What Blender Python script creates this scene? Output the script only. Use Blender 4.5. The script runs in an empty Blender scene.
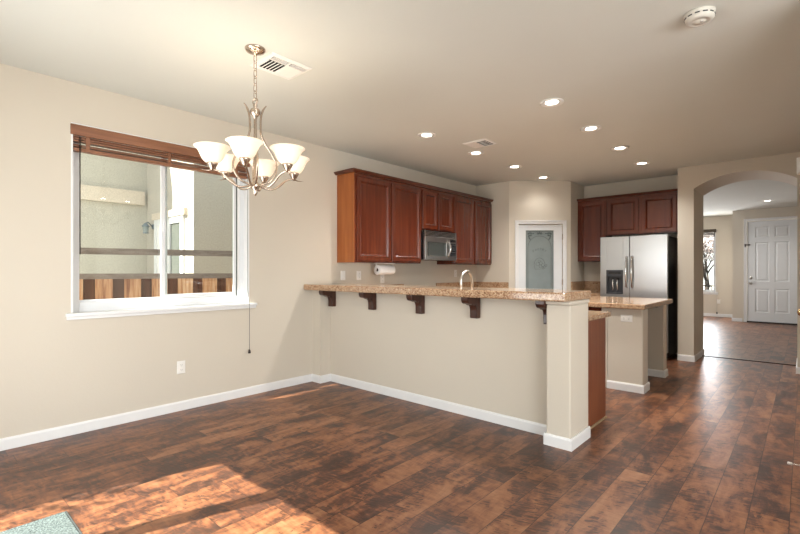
import bpy, math, random
from mathutils import Vector, Matrix

random.seed(7)
C = bpy.context.scene.collection
SC = bpy.context.scene
PI = math.pi

# ------------------------------------------------------------------ camera
cam_d = bpy.data.cameras.new('camera')
cam = bpy.data.objects.new('camera', cam_d)
C.objects.link(cam)
cam_d.sensor_width = 36.0
cam_d.lens = 450.0 / 800.0 * 36.0
cam_d.shift_y = 4.0 / 800.0
cam_d.clip_start = 0.02
cam.location = (0, 0, 1.27)
cam.rotation_euler = (PI / 2, 0, math.atan2(405, 450))
SC.camera = cam

# ------------------------------------------------------------------ view, world, sun, daylight
SC.view_settings.view_transform = 'Standard'
SC.view_settings.look = 'None'
SC.view_settings.gamma = 1.0
SC.view_settings.use_curve_mapping = False
SC.view_settings.exposure = 0.36

world = bpy.data.worlds.new('sky')
SC.world = world
world.use_nodes = True
wn = world.node_tree
wbg = wn.nodes['Background']
wbg.inputs['Strength'].default_value = 1.4
wtc = wn.nodes.new('ShaderNodeTexCoord')
wsep = wn.nodes.new('ShaderNodeSeparateXYZ')
wramp = wn.nodes.new('ShaderNodeValToRGB')
wramp.color_ramp.elements[0].position = 0.0
wramp.color_ramp.elements[0].color = (1.0, 0.98, 0.95, 1)
wramp.color_ramp.elements[1].position = 0.7
wramp.color_ramp.elements[1].color = (0.85, 0.93, 1.0, 1)
wn.links.new(wtc.outputs['Generated'], wsep.inputs[0])
wn.links.new(wsep.outputs['Z'], wramp.inputs[0])
wn.links.new(wramp.outputs[0], wbg.inputs['Color'])


def lamp(name, kind, loc, energy, color=(1, 1, 1), aim=None, **kw):
    d = bpy.data.lights.new(name, kind)
    d.energy = energy
    d.color = color
    for k, v in kw.items():
        setattr(d, k, v)
    o = bpy.data.objects.new(name, d)
    C.objects.link(o)
    o.location = loc
    if aim is not None:
        o.rotation_euler = Vector(aim).to_track_quat('-Z', 'Y').to_euler()
    return o


SUN_DIR = (0.198, 0.653, -0.731)
lamp('sun', 'SUN', (-6, -8, 12), 19.0, (1.0, 0.93, 0.82), SUN_DIR, angle=0.0093)
# patio door daylight; the family room and entry side lamps are added fill
lamp('daylight_patio_door', 'AREA', (-2.74, -0.27, 1.05), 36.0, (0.94, 0.97, 1.0), (0, 1, 0.05), shape='RECTANGLE', size=1.25, size_y=1.9)
lamp('fill_family_rear', 'AREA', (2.3, -0.27, 1.4), 100.0, (0.94, 0.97, 1.0), (-0.25, 1, 0.05), shape='RECTANGLE', size=2.4, size_y=1.7)
lamp('fill_family_side', 'AREA', (4.1, 1.4, 1.4), 100.0, (0.94, 0.97, 1.0), (-1, 0.1, 0.0), shape='RECTANGLE', size=2.2, size_y=1.7)
lamp('fill_entry_side', 'AREA', (-4.33, 11.5, 1.5), 60.0, (0.97, 0.98, 1.0), (1, 0, 0), shape='RECTANGLE', size=2.0, size_y=1.7)  # added fill for an unseen side window, suggested by the floor reflection
lamp('daylight_entry_window', 'AREA', (-2.27, 15.1, 1.45), 60.0, (0.95, 0.97, 1.0), (0.05, -1, -0.1), shape='RECTANGLE', size=0.8, size_y=1.3)

CAN_W, CAN_COL = 104.0, (1.0, 0.965, 0.91)
BULB_W, BULB_COL = 0.65, (1.0, 0.93, 0.85)


# ------------------------------------------------------------------ mesh builder
class MB:
    def __init__(self):
        self.v, self.f, self.s, self.m = [], [], [], []

    def add(self, vs, fs, smooth=False, mi=0):
        b = len(self.v)
        self.v += [tuple(p) for p in vs]
        for f in fs:
            self.f.append([b + i for i in f])
            self.s.append(smooth)
            self.m.append(mi)
        return self

    def box(self, x0, x1, y0, y1, z0, z1, mi=0):
        vs = [(x0, y0, z0), (x1, y0, z0), (x1, y1, z0), (x0, y1, z0), (x0, y0, z1), (x1, y0, z1), (x1, y1, z1), (x0, y1, z1)]
        return self.add(vs, [(3, 2, 1, 0), (4, 5, 6, 7), (0, 1, 5, 4), (1, 2, 6, 5), (2, 3, 7, 6), (3, 0, 4, 7)], False, mi)

    def obox(self, o, u, v, n, a0, a1, b0, b1, c0, c1, mi=0):
        o, u, v, n = map(Vector, (o, u, v, n))
        vs = [o + u * a + v * b + n * c for c in (c0, c1) for a, b in ((a0, b0), (a1, b0), (a1, b1), (a0, b1))]
        return self.add(vs, [(3, 2, 1, 0), (4, 5, 6, 7), (0, 1, 5, 4), (1, 2, 6, 5), (2, 3, 7, 6), (3, 0, 4, 7)], False, mi)

    def nest(self, o, u, v, n, w, h, steps, mi=0, back=True):
        """loft of nested rectangles: steps = (inset, height) in order, closed by a cap"""
        o, u, v, n = map(Vector, (o, u, v, n))
        vs, fs = [], []
        for ins, ht in steps:
            for a, b in ((ins, ins), (w - ins, ins), (w - ins, h - ins), (ins, h - ins)):
                vs.append(o + u * a + v * b + n * ht)
        for k in range(len(steps) - 1):
            for i in range(4):
                j = (i + 1) % 4
                fs.append((4 * k + i, 4 * k + j, 4 * k + 4 + j, 4 * k + 4 + i))
        e = 4 * (len(steps) - 1)
        fs.append((e, e + 1, e + 2, e + 3))
        if back:
            fs.append((3, 2, 1, 0))
        return self.add(vs, fs, False, mi)

    def prism(self, pts, o, u, v, n, d, smooth=False, mi=0):
        """polygon pts (a,b) in the u,v plane pushed d along n"""
        o, u, v, n = map(Vector, (o, u, v, n))
        k = len(pts)
        vs = [o + u * a + v * b for a, b in pts] + [o + u * a + v * b + n * d for a, b in pts]
        fs = [tuple(reversed(range(k))), tuple(range(k, 2 * k))]
        self.add(vs, fs, False, mi)
        b = len(self.v) - 2 * k
        for i in range(k):
            j = (i + 1) % k
            self.f.append([b + i, b + j, b + k + j, b + k + i])
            self.s.append(smooth)
            self.m.append(mi)
        return self

    def tube(self, pts, r, seg=10, closed=False, mi=0, cap=True):
        pts = [Vector(p) for p in pts]
        n = len(pts)
        rad = r if isinstance(r, (list, tuple)) else [r] * n
        tang = []
        for i in range(n):
            a = pts[(i - 1) % n] if (closed or i > 0) else pts[0]
            b = pts[(i + 1) % n] if (closed or i < n - 1) else pts[-1]
            tang.append((b - a).normalized())
        t = tang[0]
        nrm = t.orthogonal().normalized()
        vs, fs = [], []
        for i in range(n):
            t = tang[i]
            nrm = (nrm - t * nrm.dot(t))
            nrm = nrm.normalized() if nrm.length > 1e-6 else t.orthogonal().normalized()
            bi = t.cross(nrm)
            for k in range(seg):
                a = 2 * PI * k / seg
                vs.append(pts[i] + (nrm * math.cos(a) + bi * math.sin(a)) * rad[i])
        m = n if closed else n - 1
        for i in range(m):
            i2 = (i + 1) % n
            for k in range(seg):
                k2 = (k + 1) % seg
                fs.append((i * seg + k, i * seg + k2, i2 * seg + k2, i2 * seg + k))
        self.add(vs, fs, True, mi)
        if cap and not closed:
            b = len(self.v) - len(vs)
            self.f.append([b + k for k in reversed(range(seg))]); self.s.append(False); self.m.append(mi)
            self.f.append([b + (n - 1) * seg + k for k in range(seg)]); self.s.append(False); self.m.append(mi)
        return self

    def lathe(self, prof, c=(0, 0, 0), seg=24, axis='z', mi=0, smooth=True):
        """prof = (radius, height); profile ends at radius 0 close by themselves"""
        c = Vector(c)
        vs, fs = [], []
        ax = {'z': (Vector((1, 0, 0)), Vector((0, 1, 0)), Vector((0, 0, 1))),
              'y': (Vector((0, 0, 1)), Vector((1, 0, 0)), Vector((0, 1, 0))),
              'x': (Vector((0, 1, 0)), Vector((0, 0, 1)), Vector((1, 0, 0)))}[axis] if isinstance(axis, str) else axis
        for r, h in prof:
            for k in range(seg):
                a = 2 * PI * k / seg
                vs.append(c + ax[0] * (max(r, 1e-5) * math.cos(a)) + ax[1] * (max(r, 1e-5) * math.sin(a)) + ax[2] * h)
        for i in range(len(prof) - 1):
            for k in range(seg):
                k2 = (k + 1) % seg
                fs.append((i * seg + k, i * seg + k2, (i + 1) * seg + k2, (i + 1) * seg + k))
        return self.add(vs, fs, smooth, mi)

    def sweep(self, path, prof, closed=False, mi=0):
        """profile (outward, z) along a path of (x,y); outward is to the right of travel; mitred"""
        n = len(path)
        P = [Vector((p[0], p[1])) for p in path]
        vs, fs = [], []
        for i in range(n):
            dirs = []
            if i > 0 or closed:
                dirs.append((P[i] - P[i - 1]).normalized())
            if i < n - 1 or closed:
                dirs.append((P[(i + 1) % n] - P[i]).normalized())
            ns = [Vector((d.y, -d.x)) for d in dirs]
            if len(ns) == 2:
                m = (ns[0] + ns[1]); m = m / max(1e-6, m.length); m = m / max(0.2, m.dot(ns[0]))
            else:
                m = ns[0]
            for off, z in prof:
                q = P[i] + m * off
                vs.append((q.x, q.y, z))
        k = len(prof)
        for i in range(n if closed else n - 1):
            i2 = (i + 1) % n
            for a in range(k):
                b = (a + 1) % k
                fs.append((i * k + a, i2 * k + a, i2 * k + b, i * k + b))
        if not closed:
            fs.append(tuple(range(k)))
            fs.append(tuple(reversed(range((n - 1) * k, n * k))))
        return self.add(vs, fs, False, mi)

    def build(self, name, mats, parent=None, origin=None, bevel=0.0, seg=2):
        me = bpy.data.meshes.new(name)
        me.from_pydata(self.v, [], self.f)
        for p, s, m in zip(me.polygons, self.s, self.m):
            p.use_smooth = s
            p.material_index = m
        for m in (mats if isinstance(mats, (list, tuple)) else [mats]):
            me.materials.append(m)
        import bmesh
        bm = bmesh.new(); bm.from_mesh(me)
        bmesh.ops.recalc_face_normals(bm, faces=bm.faces)
        bm.to_mesh(me); bm.free()
        o = bpy.data.objects.new(name, me)
        C.objects.link(o)
        if parent is not None:
            base = WLOC[parent.name]
            o.parent = parent
            me.transform(Matrix.Translation(-base))
            WLOC[o.name] = base
        else:
            if origin is None:
                xs, ys, zs = zip(*self.v)
                origin = ((min(xs) + max(xs)) / 2, (min(ys) + max(ys)) / 2, min(zs))
            og = Vector(origin)
            me.transform(Matrix.Translation(-og))
            o.location = og
            WLOC[o.name] = og
        if bevel:
            md = o.modifiers.new('edge', 'BEVEL')
            md.width = bevel; md.segments = seg; md.limit_method = 'ANGLE'; md.angle_limit = math.radians(40)
        return o


WLOC = {}


def tag(o, label, cat, group=None, kind=None):
    o['label'] = label
    o['category'] = cat
    if group:
        o['group'] = group
    if kind:
        o['kind'] = kind
    return o


def thing(name, loc, label, cat, group=None):
    o = bpy.data.objects.new(name, None)
    C.objects.link(o)
    o.empty_display_size = 0.1
    o.location = loc
    WLOC[o.name] = Vector(loc)
    return tag(o, label, cat, group)


def struct(mb, name, mats, label=None, cat=None, origin=None, bevel=0.0, seg=2):
    o = mb.build(name, mats, None, origin, bevel, seg)
    o['kind'] = 'structure'
    if label:
        o['label'] = label; o['category'] = cat
    return o


def sthing(name, loc, label, cat):
    o = thing(name, loc, label, cat)
    o['kind'] = 'structure'
    return o


def copy_tree(o, parent=None):
    c = o.copy()
    C.objects.link(c)
    if parent is not None:
        c.parent = parent
    for ch in list(o.children):
        copy_tree(ch, c)
    return c


def dup(o, loc, label, rotz=None):
    c = copy_tree(o)
    c.location = loc
    if rotz is not None:
        c.rotation_euler = (0, 0, rotz)
    c['label'] = label
    return c


# ------------------------------------------------------------------ materials
def new_mat(name):
    m = bpy.data.materials.new(name)
    m.use_nodes = True
    nt = m.node_tree
    return m, nt, nt.nodes['Principled BSDF']


def N(nt, kind, **kw):
    n = nt.nodes.new('ShaderNode' + kind)
    for k, v in kw.items():
        setattr(n, k, v)
    return n


def setv(sock, nt, v):
    if hasattr(v, 'is_linked') or hasattr(v, 'links'):
        nt.links.new(v, sock)
    else:
        sock.default_value = v


def mathn(nt, op, a, b=0.0, c=None):
    n = N(nt, 'Math', operation=op)
    setv(n.inputs[0], nt, a)
    setv(n.inputs[1], nt, b)
    if c is not None:
        setv(n.inputs[2], nt, c)
    return n.outputs[0]


def ramp(nt, fac, stops):
    r = N(nt, 'ValToRGB')
    cr = r.color_ramp
    while len(cr.elements) < len(stops):
        cr.elements.new(0.5)
    for e, (p, c) in zip(cr.elements, stops):
        e.position = p
        e.color = (c[0], c[1], c[2], 1)
    nt.links.new(fac, r.inputs[0])
    return r.outputs[0]


def plain(name, col, rough=0.5, metal=0.0, var=0.03, scale=8.0, bump=0.0, bscale=120.0, spec=0.5, coat=0.0):
    m, nt, b = new_mat(name)
    b.inputs['Roughness'].default_value = rough
    b.inputs['Metallic'].default_value = metal
    b.inputs['Specular IOR Level'].default_value = spec
    b.inputs['Coat Weight'].default_value = coat
    tc = N(nt, 'TexCoord')
    no = N(nt, 'TexNoise')
    no.inputs['Scale'].default_value = scale
    nt.links.new(tc.outputs['Object'], no.inputs['Vector'])
    lo = tuple(max(0, c * (1 - var)) for c in col)
    hi = tuple(min(1, c * (1 + var)) for c in col)
    nt.links.new(ramp(nt, no.outputs['Fac'], [(0.3, lo), (0.7, hi)]), b.inputs['Base Color'])
    if bump:
        nb = N(nt, 'TexNoise')
        nb.inputs['Scale'].default_value = bscale
        nb.inputs['Detail'].default_value = 3.0
        nt.links.new(tc.outputs['Object'], nb.inputs['Vector'])
        bp = N(nt, 'Bump')
        bp.inputs['Strength'].default_value = bump
        bp.inputs['Distance'].default_value = 0.004
        nt.links.new(nb.outputs['Fac'], bp.inputs['Height'])
        nt.links.new(bp.outputs[0], b.inputs['Normal'])
    return m


def wood(name, dark, mid, light, rough=0.3, axis='z', scale=1.0, coat=0.0):
    m, nt, b = new_mat(name)
    b.inputs['Roughness'].default_value = rough
    b.inputs['Coat Weight'].default_value = coat
    b.inputs['Coat Roughness'].default_value = 0.15
    tc = N(nt, 'TexCoord')
    mp = N(nt, 'Mapping')
    s = {'z': (14, 14, 0.9), 'y': (14, 0.9, 14), 'x': (0.9, 14, 14)}[axis]
    mp.inputs['Scale'].default_value = tuple(k * scale for k in s)
    nt.links.new(tc.outputs['Object'], mp.inputs[0])
    n1 = N(nt, 'TexNoise')
    n1.inputs['Scale'].default_value = 1.6
    n1.inputs['Detail'].default_value = 8.0
    n1.inputs['Distortion'].default_value = 0.7
    nt.links.new(mp.outputs[0], n1.inputs['Vector'])
    n2 = N(nt, 'TexNoise')
    n2.inputs['Scale'].default_value = 1.4
    nt.links.new(tc.outputs['Object'], n2.inputs['Vector'])
    f = mathn(nt, 'MULTIPLY_ADD', n1.outputs['Fac'], 0.7, mathn(nt, 'MULTIPLY', n2.outputs['Fac'], 0.3))
    nt.links.new(ramp(nt, f, [(0.3, dark), (0.5, mid), (0.72, light)]), b.inputs['Base Color'])
    return m


def granite(name):
    m, nt, b = new_mat(name)
    b.inputs['Roughness'].default_value = 0.10
    tc = N(nt, 'TexCoord')
    v = N(nt, 'TexVoronoi')
    v.inputs['Scale'].default_value = 150.0
    nt.links.new(tc.outputs['Object'], v.inputs['Vector'])
    sp = N(nt, 'SeparateColor')
    nt.links.new(v.outputs['Color'], sp.inputs[0])
    n = N(nt, 'TexNoise')
    n.inputs['Scale'].default_value = 26.0
    n.inputs['Detail'].default_value = 6.0
    nt.links.new(tc.outputs['Object'], n.inputs['Vector'])
    f = mathn(nt, 'MULTIPLY_ADD', sp.outputs[0], 0.55, mathn(nt, 'MULTIPLY', n.outputs['Fac'], 0.5))
    c = ramp(nt, f, [(0.14, (0.07, 0.034, 0.02)), (0.3, (0.23, 0.12, 0.065)), (0.48, (0.40, 0.24, 0.14)), (0.68, (0.50, 0.34, 0.21)), (0.88, (0.60, 0.48, 0.35))])
    nt.links.new(c, b.inputs['Base Color'])
    return m


def floor_mat():
    m, nt, b = new_mat('hand_scraped_planks')
    tc = N(nt, 'TexCoord')
    sp = N(nt, 'SeparateXYZ')
    nt.links.new(tc.outputs['Object'], sp.inputs[0])
    x, y = sp.outputs[0], sp.outputs[1]
    W, L = 0.16, 1.25
    xs = mathn(nt, 'ADD', mathn(nt, 'DIVIDE', x, W), 100.37)
    ix = mathn(nt, 'FLOOR', xs)
    fx = mathn(nt, 'FRACT', xs)
    w1 = N(nt, 'TexWhiteNoise', noise_dimensions='1D')
    nt.links.new(ix, w1.inputs['W'])
    ys = mathn(nt, 'ADD', mathn(nt, 'DIVIDE', y, L), mathn(nt, 'MULTIPLY_ADD', w1.outputs['Value'], 7.0, 100.0))
    iy = mathn(nt, 'FLOOR', ys)
    fy = mathn(nt, 'FRACT', ys)
    cb = N(nt, 'CombineXYZ')
    nt.links.new(ix, cb.inputs[0]); nt.links.new(iy, cb.inputs[1])
    w2 = N(nt, 'TexWhiteNoise', noise_dimensions='2D')
    nt.links.new(cb.outputs[0], w2.inputs['Vector'])
    tint = w2.outputs['Value']
    # blotchy stain, stretched along the plank, different in each plank
    gv = N(nt, 'CombineXYZ')
    nt.links.new(mathn(nt, 'MULTIPLY', x, 8.0), gv.inputs[0])
    nt.links.new(mathn(nt, 'MULTIPLY', y, 3.0), gv.inputs[1])
    nt.links.new(mathn(nt, 'MULTIPLY', tint, 40.0), gv.inputs[2])
    g = N(nt, 'TexNoise')
    g.inputs['Scale'].default_value = 1.0; g.inputs['Detail'].default_value = 7.0
    g.inputs['Roughness'].default_value = 0.70; g.inputs['Distortion'].default_value = 0.4
    nt.links.new(gv.outputs[0], g.inputs['Vector'])
    # fine scrape marks across the plank
    hv = N(nt, 'CombineXYZ')
    nt.links.new(mathn(nt, 'MULTIPLY', x, 9.0), hv.inputs[0])
    nt.links.new(mathn(nt, 'MULTIPLY', y, 38.0), hv.inputs[1])
    nt.links.new(mathn(nt, 'MULTIPLY', tint, 17.0), hv.inputs[2])
    h = N(nt, 'TexNoise')
    h.inputs['Scale'].default_value = 1.0; h.inputs['Detail'].default_value = 4.0; h.inputs['Distortion'].default_value = 0.9
    nt.links.new(hv.outputs[0], h.inputs['Vector'])
    f = mathn(nt, 'MULTIPLY_ADD', g.outputs['Fac'], 0.72, mathn(nt, 'MULTIPLY_ADD', tint, 0.10, mathn(nt, 'MULTIPLY', h.outputs['Fac'], 0.28)))
    col = ramp(nt, f, [(0.42, (0.042, 0.020, 0.013)), (0.49, (0.085, 0.034, 0.020)), (0.54, (0.145, 0.055, 0.026)), (0.61, (0.215, 0.088, 0.040)), (0.75, (0.30, 0.15, 0.078))])
    dv = N(nt, 'CombineXYZ')
    nt.links.new(mathn(nt, 'MULTIPLY', mathn(nt, 'ADD', x, mathn(nt, 'MULTIPLY', y, 0.5)), 11.0), dv.inputs[0])
    nt.links.new(mathn(nt, 'MULTIPLY', mathn(nt, 'SUBTRACT', y, mathn(nt, 'MULTIPLY', x, 0.35)), 70.0), dv.inputs[1])
    nt.links.new(mathn(nt, 'MULTIPLY', tint, 29.0), dv.inputs[2])
    sc_ = N(nt, 'TexNoise')
    sc_.inputs['Scale'].default_value = 1.0; sc_.inputs['Detail'].default_value = 3.0
    nt.links.new(dv.outputs[0], sc_.inputs['Vector'])
    cut = mathn(nt, 'MULTIPLY', mathn(nt, 'GREATER_THAN', sc_.outputs['Fac'], 0.57), mathn(nt, 'LESS_THAN', g.outputs['Fac'], 0.50))
    mk = N(nt, 'Mix', data_type='RGBA')
    nt.links.new(mathn(nt, 'MULTIPLY', cut, 0.75), mk.inputs[0])
    nt.links.new(col, mk.inputs[6]); mk.inputs[7].default_value = (0.030, 0.016, 0.012, 1)
    col = mk.outputs[2]
    ex = mathn(nt, 'MINIMUM', fx, mathn(nt, 'SUBTRACT', 1.0, fx))
    ey = mathn(nt, 'MINIMUM', fy, mathn(nt, 'SUBTRACT', 1.0, fy))
    seam = mathn(nt, 'MAXIMUM', mathn(nt, 'LESS_THAN', ex, 0.013), mathn(nt, 'LESS_THAN', ey, 0.0016))
    mx = N(nt, 'Mix', data_type='RGBA')
    nt.links.new(mathn(nt, 'MULTIPLY', seam, 0.75), mx.inputs[0])
    nt.links.new(col, mx.inputs[6]); mx.inputs[7].default_value = (0.018, 0.010, 0.008, 1)
    b.inputs['Specular IOR Level'].default_value = 0.38
    nt.links.new(mx.outputs[2], b.inputs['Base Color'])
    nt.links.new(mathn(nt, 'MULTIPLY_ADD', h.outputs['Fac'], 0.16, 0.28), b.inputs['Roughness'])
    bp = N(nt, 'Bump')
    bp.inputs['Strength'].default_value = 0.10; bp.inputs['Distance'].default_value = 0.004
    nt.links.new(mathn(nt, 'SUBTRACT', mathn(nt, 'MULTIPLY', h.outputs['Fac'], 0.8), seam), bp.inputs['Height'])
    nt.links.new(bp.outputs[0], b.inputs['Normal'])
    return m


def thin_glass(name, tint=(0.95, 0.98, 0.97), amount=0.0):
    m, nt, b = new_mat(name)
    nt.nodes.remove(b)
    out = nt.nodes['Material Output']
    tr = N(nt, 'BsdfTransparent'); tr.inputs[0].default_value = (*tint, 1)
    gl = N(nt, 'BsdfGlossy'); gl.inputs['Roughness'].default_value = 0.02
    lw = N(nt, 'LayerWeight'); lw.inputs['Blend'].default_value = 0.5
    mx = N(nt, 'MixShader')
    nt.links.new(mathn(nt, 'MULTIPLY_ADD', mathn(nt, 'POWER', lw.outputs['Facing'], 5.0), 0.3, 0.03), mx.inputs[0])
    nt.links.new(tr.outputs[0], mx.inputs[1]); nt.links.new(gl.outputs[0], mx.inputs[2])
    nt.links.new(mx.outputs[0], out.inputs[0])
    return m


def emit(name, col, strength):
    m, nt, b = new_mat(name)
    b.inputs['Base Color'].default_value = (*col, 1)
    b.inputs['Emission Color'].default_value = (*col, 1)
    b.inputs['Emission Strength'].default_value = strength
    return m


def shade_mat():
    m, nt, b = new_mat('alabaster_glass')
    b.inputs['Base Color'].default_value = (0.92, 0.86, 0.76, 1)
    b.inputs['Roughness'].default_value = 0.35
    tc = N(nt, 'TexCoord')
    no = N(nt, 'TexNoise'); no.inputs['Scale'].default_value = 14.0; no.inputs['Detail'].default_value = 4
    nt.links.new(tc.outputs['Object'], no.inputs['Vector'])
    nt.links.new(ramp(nt, no.outputs['Fac'], [(0.35, (1.0, 0.78, 0.55)), (0.65, (1.0, 0.86, 0.66))]), b.inputs['Emission Color'])
    b.inputs['Emission Strength'].default_value = 0.30
    out = nt.nodes['Material Output']
    tl = N(nt, 'BsdfTranslucent'); tl.inputs[0].default_value = (0.95, 0.88, 0.76, 1)
    mx = N(nt, 'MixShader'); mx.inputs[0].default_value = 0.10
    nt.links.new(b.outputs[0], mx.inputs[1]); nt.links.new(tl.outputs[0], mx.inputs[2])
    nt.links.new(mx.outputs[0], out.inputs[0])
    return m


def stucco(name, col):
    return plain(name, col, rough=0.95, var=0.12, scale=55.0, bump=0.6, bscale=22.0, spec=0.1)


M = dict(
    wall=plain('wall_paint', (0.60, 0.545, 0.46), 0.75, var=0.012, scale=1.5, bump=0.12, bscale=55, spec=0.2),
    ceil=plain('ceiling_paint', (0.645, 0.65, 0.605), 0.9, var=0.012, scale=1.5, bump=0.10, bscale=45, spec=0.1),
    trim=plain('white_trim', (0.76, 0.76, 0.755), 0.35, var=0.01),
    vinyl=plain('white_vinyl', (0.72, 0.735, 0.75), 0.35, var=0.01),
    door=plain('white_door_paint', (0.72, 0.74, 0.75), 0.4, var=0.01),
    floor=floor_mat(),
    granite=granite('speckled_granite'),
    cherry=wood('cherry_wood', (0.070, 0.013, 0.005), (0.102, 0.019, 0.007), (0.138, 0.029, 0.010), 0.24, coat=0.3),
    cherry_y=wood('cherry_wood_lengthwise', (0.05, 0.010, 0.005), (0.09, 0.022, 0.009), (0.14, 0.038, 0.015), 0.3, 'y'),
    cherry_x=wood('cherry_wood_crosswise', (0.05, 0.010, 0.005), (0.09, 0.022, 0.009), (0.14, 0.038, 0.015), 0.3, 'x'),
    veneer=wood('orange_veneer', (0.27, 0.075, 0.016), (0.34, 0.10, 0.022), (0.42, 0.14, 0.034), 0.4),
    endpanel=wood('red_veneer', (0.15, 0.042, 0.018), (0.20, 0.058, 0.024), (0.25, 0.08, 0.033), 0.35),
    corbel=wood('dark_corbel_wood', (0.022, 0.007, 0.004), (0.045, 0.014, 0.008), (0.085, 0.028, 0.014), 0.3),
    blind=wood('blind_wood', (0.16, 0.062, 0.03), (0.24, 0.10, 0.05), (0.32, 0.145, 0.076), 0.4, 'y'),
    dblind=wood('dark_blind_wood', (0.035, 0.024, 0.013), (0.06, 0.04, 0.022), (0.09, 0.06, 0.035), 0.5, 'x'),
    steel=plain('stainless_steel', (0.50, 0.50, 0.495), 0.28, 1.0, var=0.03, scale=2.0),
    chrome=plain('bright_chrome', (0.82, 0.82, 0.82), 0.12, 1.0, var=0.01),
    nickel=plain('brushed_nickel', (0.56, 0.465, 0.385), 0.24, 1.0, var=0.03),
    satin=plain('satin_steel', (0.58, 0.56, 0.52), 0.3, 1.0, var=0.02),
    brass=plain('polished_brass', (0.68, 0.50, 0.26), 0.18, 1.0, var=0.02),
    bronze=plain('dark_bronze', (0.05, 0.04, 0.035), 0.4, 0.6, var=0.03),
    black=plain('black_enamel', (0.012, 0.012, 0.013), 0.25, var=0.02),
    dark=plain('dark_grey_plastic', (0.035, 0.036, 0.04), 0.4, var=0.04),
    hollow=plain('dark_duct', (0.02, 0.018, 0.016), 0.9, var=0.05, spec=0.0),
    mwglass=plain('smoked_oven_glass', (0.045, 0.05, 0.046), 0.08, var=0.02),
    aged=plain('aged_plastic', (0.60, 0.575, 0.515), 0.5, var=0.02),
    white=plain('white_plastic', (0.80, 0.78, 0.74), 0.4, var=0.01),
    slot=plain('outlet_slot', (0.16, 0.15, 0.14), 0.6, var=0.02),
    grey=plain('grey_plastic', (0.45, 0.44, 0.42), 0.5, var=0.02),
    paper=plain('white_paper', (0.86, 0.85, 0.83), 0.9, var=0.02, scale=30, bump=0.2, bscale=90),
    card=plain('brown_cardboard', (0.07, 0.04, 0.024), 0.9, var=0.05),
    frost=plain('frosted_glass', (0.235, 0.275, 0.275), 0.22, var=0.06, scale=5),
    etch=plain('etched_line', (0.075, 0.10, 0.10), 0.4, var=0.02),
    glass=thin_glass('window_glass'),
    mat=plain('grey_mat_pile', (0.095, 0.115, 0.115), 0.95, var=0.6, scale=140, bump=0.8, bscale=240, spec=0.05),
    mat_edge=plain('dark_mat_edge', (0.05, 0.055, 0.055), 0.9, var=0.1),
    canlens=emit('lit_lens', (1.0, 0.93, 0.82), 9.0),
    bulb=emit('lit_bulb', (1.0, 0.85, 0.62), 12.0),
    shade=shade_mat(),
    stucco=stucco('grey_green_stucco', (0.47, 0.45, 0.39)),
    stucco2=stucco('grey_stucco', (0.46, 0.43, 0.375)),
    band=stucco('beige_stucco_band', (0.60, 0.53, 0.44)),
    fence_l=wood('pale_cedar', (0.17, 0.06, 0.03), (0.44, 0.24, 0.13), (0.64, 0.50, 0.36), 0.9, scale=1.8),
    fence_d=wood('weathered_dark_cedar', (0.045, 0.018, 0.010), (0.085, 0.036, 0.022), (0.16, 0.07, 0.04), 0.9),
    rail=wood('weathered_grey_rail', (0.11, 0.085, 0.075), (0.18, 0.145, 0.13), (0.26, 0.22, 0.20), 0.9, 'y'),
    ground=plain('concrete_ground', (0.40, 0.38, 0.35), 0.95, var=0.1, scale=2),
    extdark=plain('dark_door_glass', (0.10, 0.11, 0.10), 0.1, var=0.05),
    lantern=plain('slate_blue_metal', (0.13, 0.17, 0.20), 0.5, 0.2, var=0.05),
    roofm=plain('roof_soffit', (0.5, 0.47, 0.42), 0.9),
    leaf=plain('green_leaf', (0.07, 0.14, 0.04), 0.6, var=0.3),
    bark=plain('dark_bark', (0.05, 0.038, 0.032), 0.9, var=0.3, scale=20),
    blossom=plain('pale_pink_blossom', (0.74, 0.64, 0.63), 0.9, var=0.15, scale=4),
    gold=wood('pale_oak_strip', (0.30, 0.20, 0.11), (0.40, 0.28, 0.16), (0.48, 0.35, 0.22), 0.5, 'y'),
    strip=wood('dark_threshold_wood', (0.03, 0.014, 0.010), (0.05, 0.022, 0.014), (0.08, 0.035, 0.02), 0.35, 'x'),
)

# ------------------------------------------------------------------ the setting
XL, CZ, EZ = -4.23, 2.74, 2.79
YR0, YR1 = -0.4, -0.3          # rear wall
YB = 6.68                      # kitchen back wall
PP, PQ = Vector((-3.607, 6.68, 0)), Vector((-2.853, 7.342, 0))   # pantry corner wall
YF = 7.95                      # wall behind the refrigerator
YA0, YA1 = 7.42, 8.22          # arch wall
AX0, AX1 = -1.155, -0.07       # arch opening
XR = 0.03                      # right wall
YD, YW, XC = 14.1, 15.2, -1.365

struct(MB().box(-4.5, 4.3, -0.4, 15.4, -0.12, 0.0), 'floor', M['floor'], 'dark reddish hand-scraped plank floor through kitchen and entry', 'floor', origin=(0, 0, 0))
struct(MB().box(-4.5, 4.3, -0.4, YA0 + 0.05, CZ, CZ + 0.1).box(-4.5, -1.3, YA0 + 0.05, YA1, CZ, CZ + 0.1), 'ceiling', M['ceil'], 'smooth beige ceiling over dining area and kitchen', 'ceiling')
struct(MB().box(-4.5, 4.3, YA1 - 0.02, 15.4, EZ, EZ + 0.1), 'ceiling_entry', M['ceil'], 'beige ceiling over the front entry', 'ceiling')
# left wall with its window opening
WY0, WY1, WZ0, WZ1 = 0.887, 2.392, 0.935, 2.425
struct(MB().box(XL - 0.16, XL, YR0, WY0, 0, CZ).box(XL - 0.16, XL, WY1, YB + 0.1, 0, CZ).box(XL - 0.16, XL, WY0, WY1, 0, WZ0).box(XL - 0.16, XL, WY0, WY1, WZ1, CZ),
       'wall_left', M['wall'], 'beige dining room wall holding the large window', 'wall')
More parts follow.
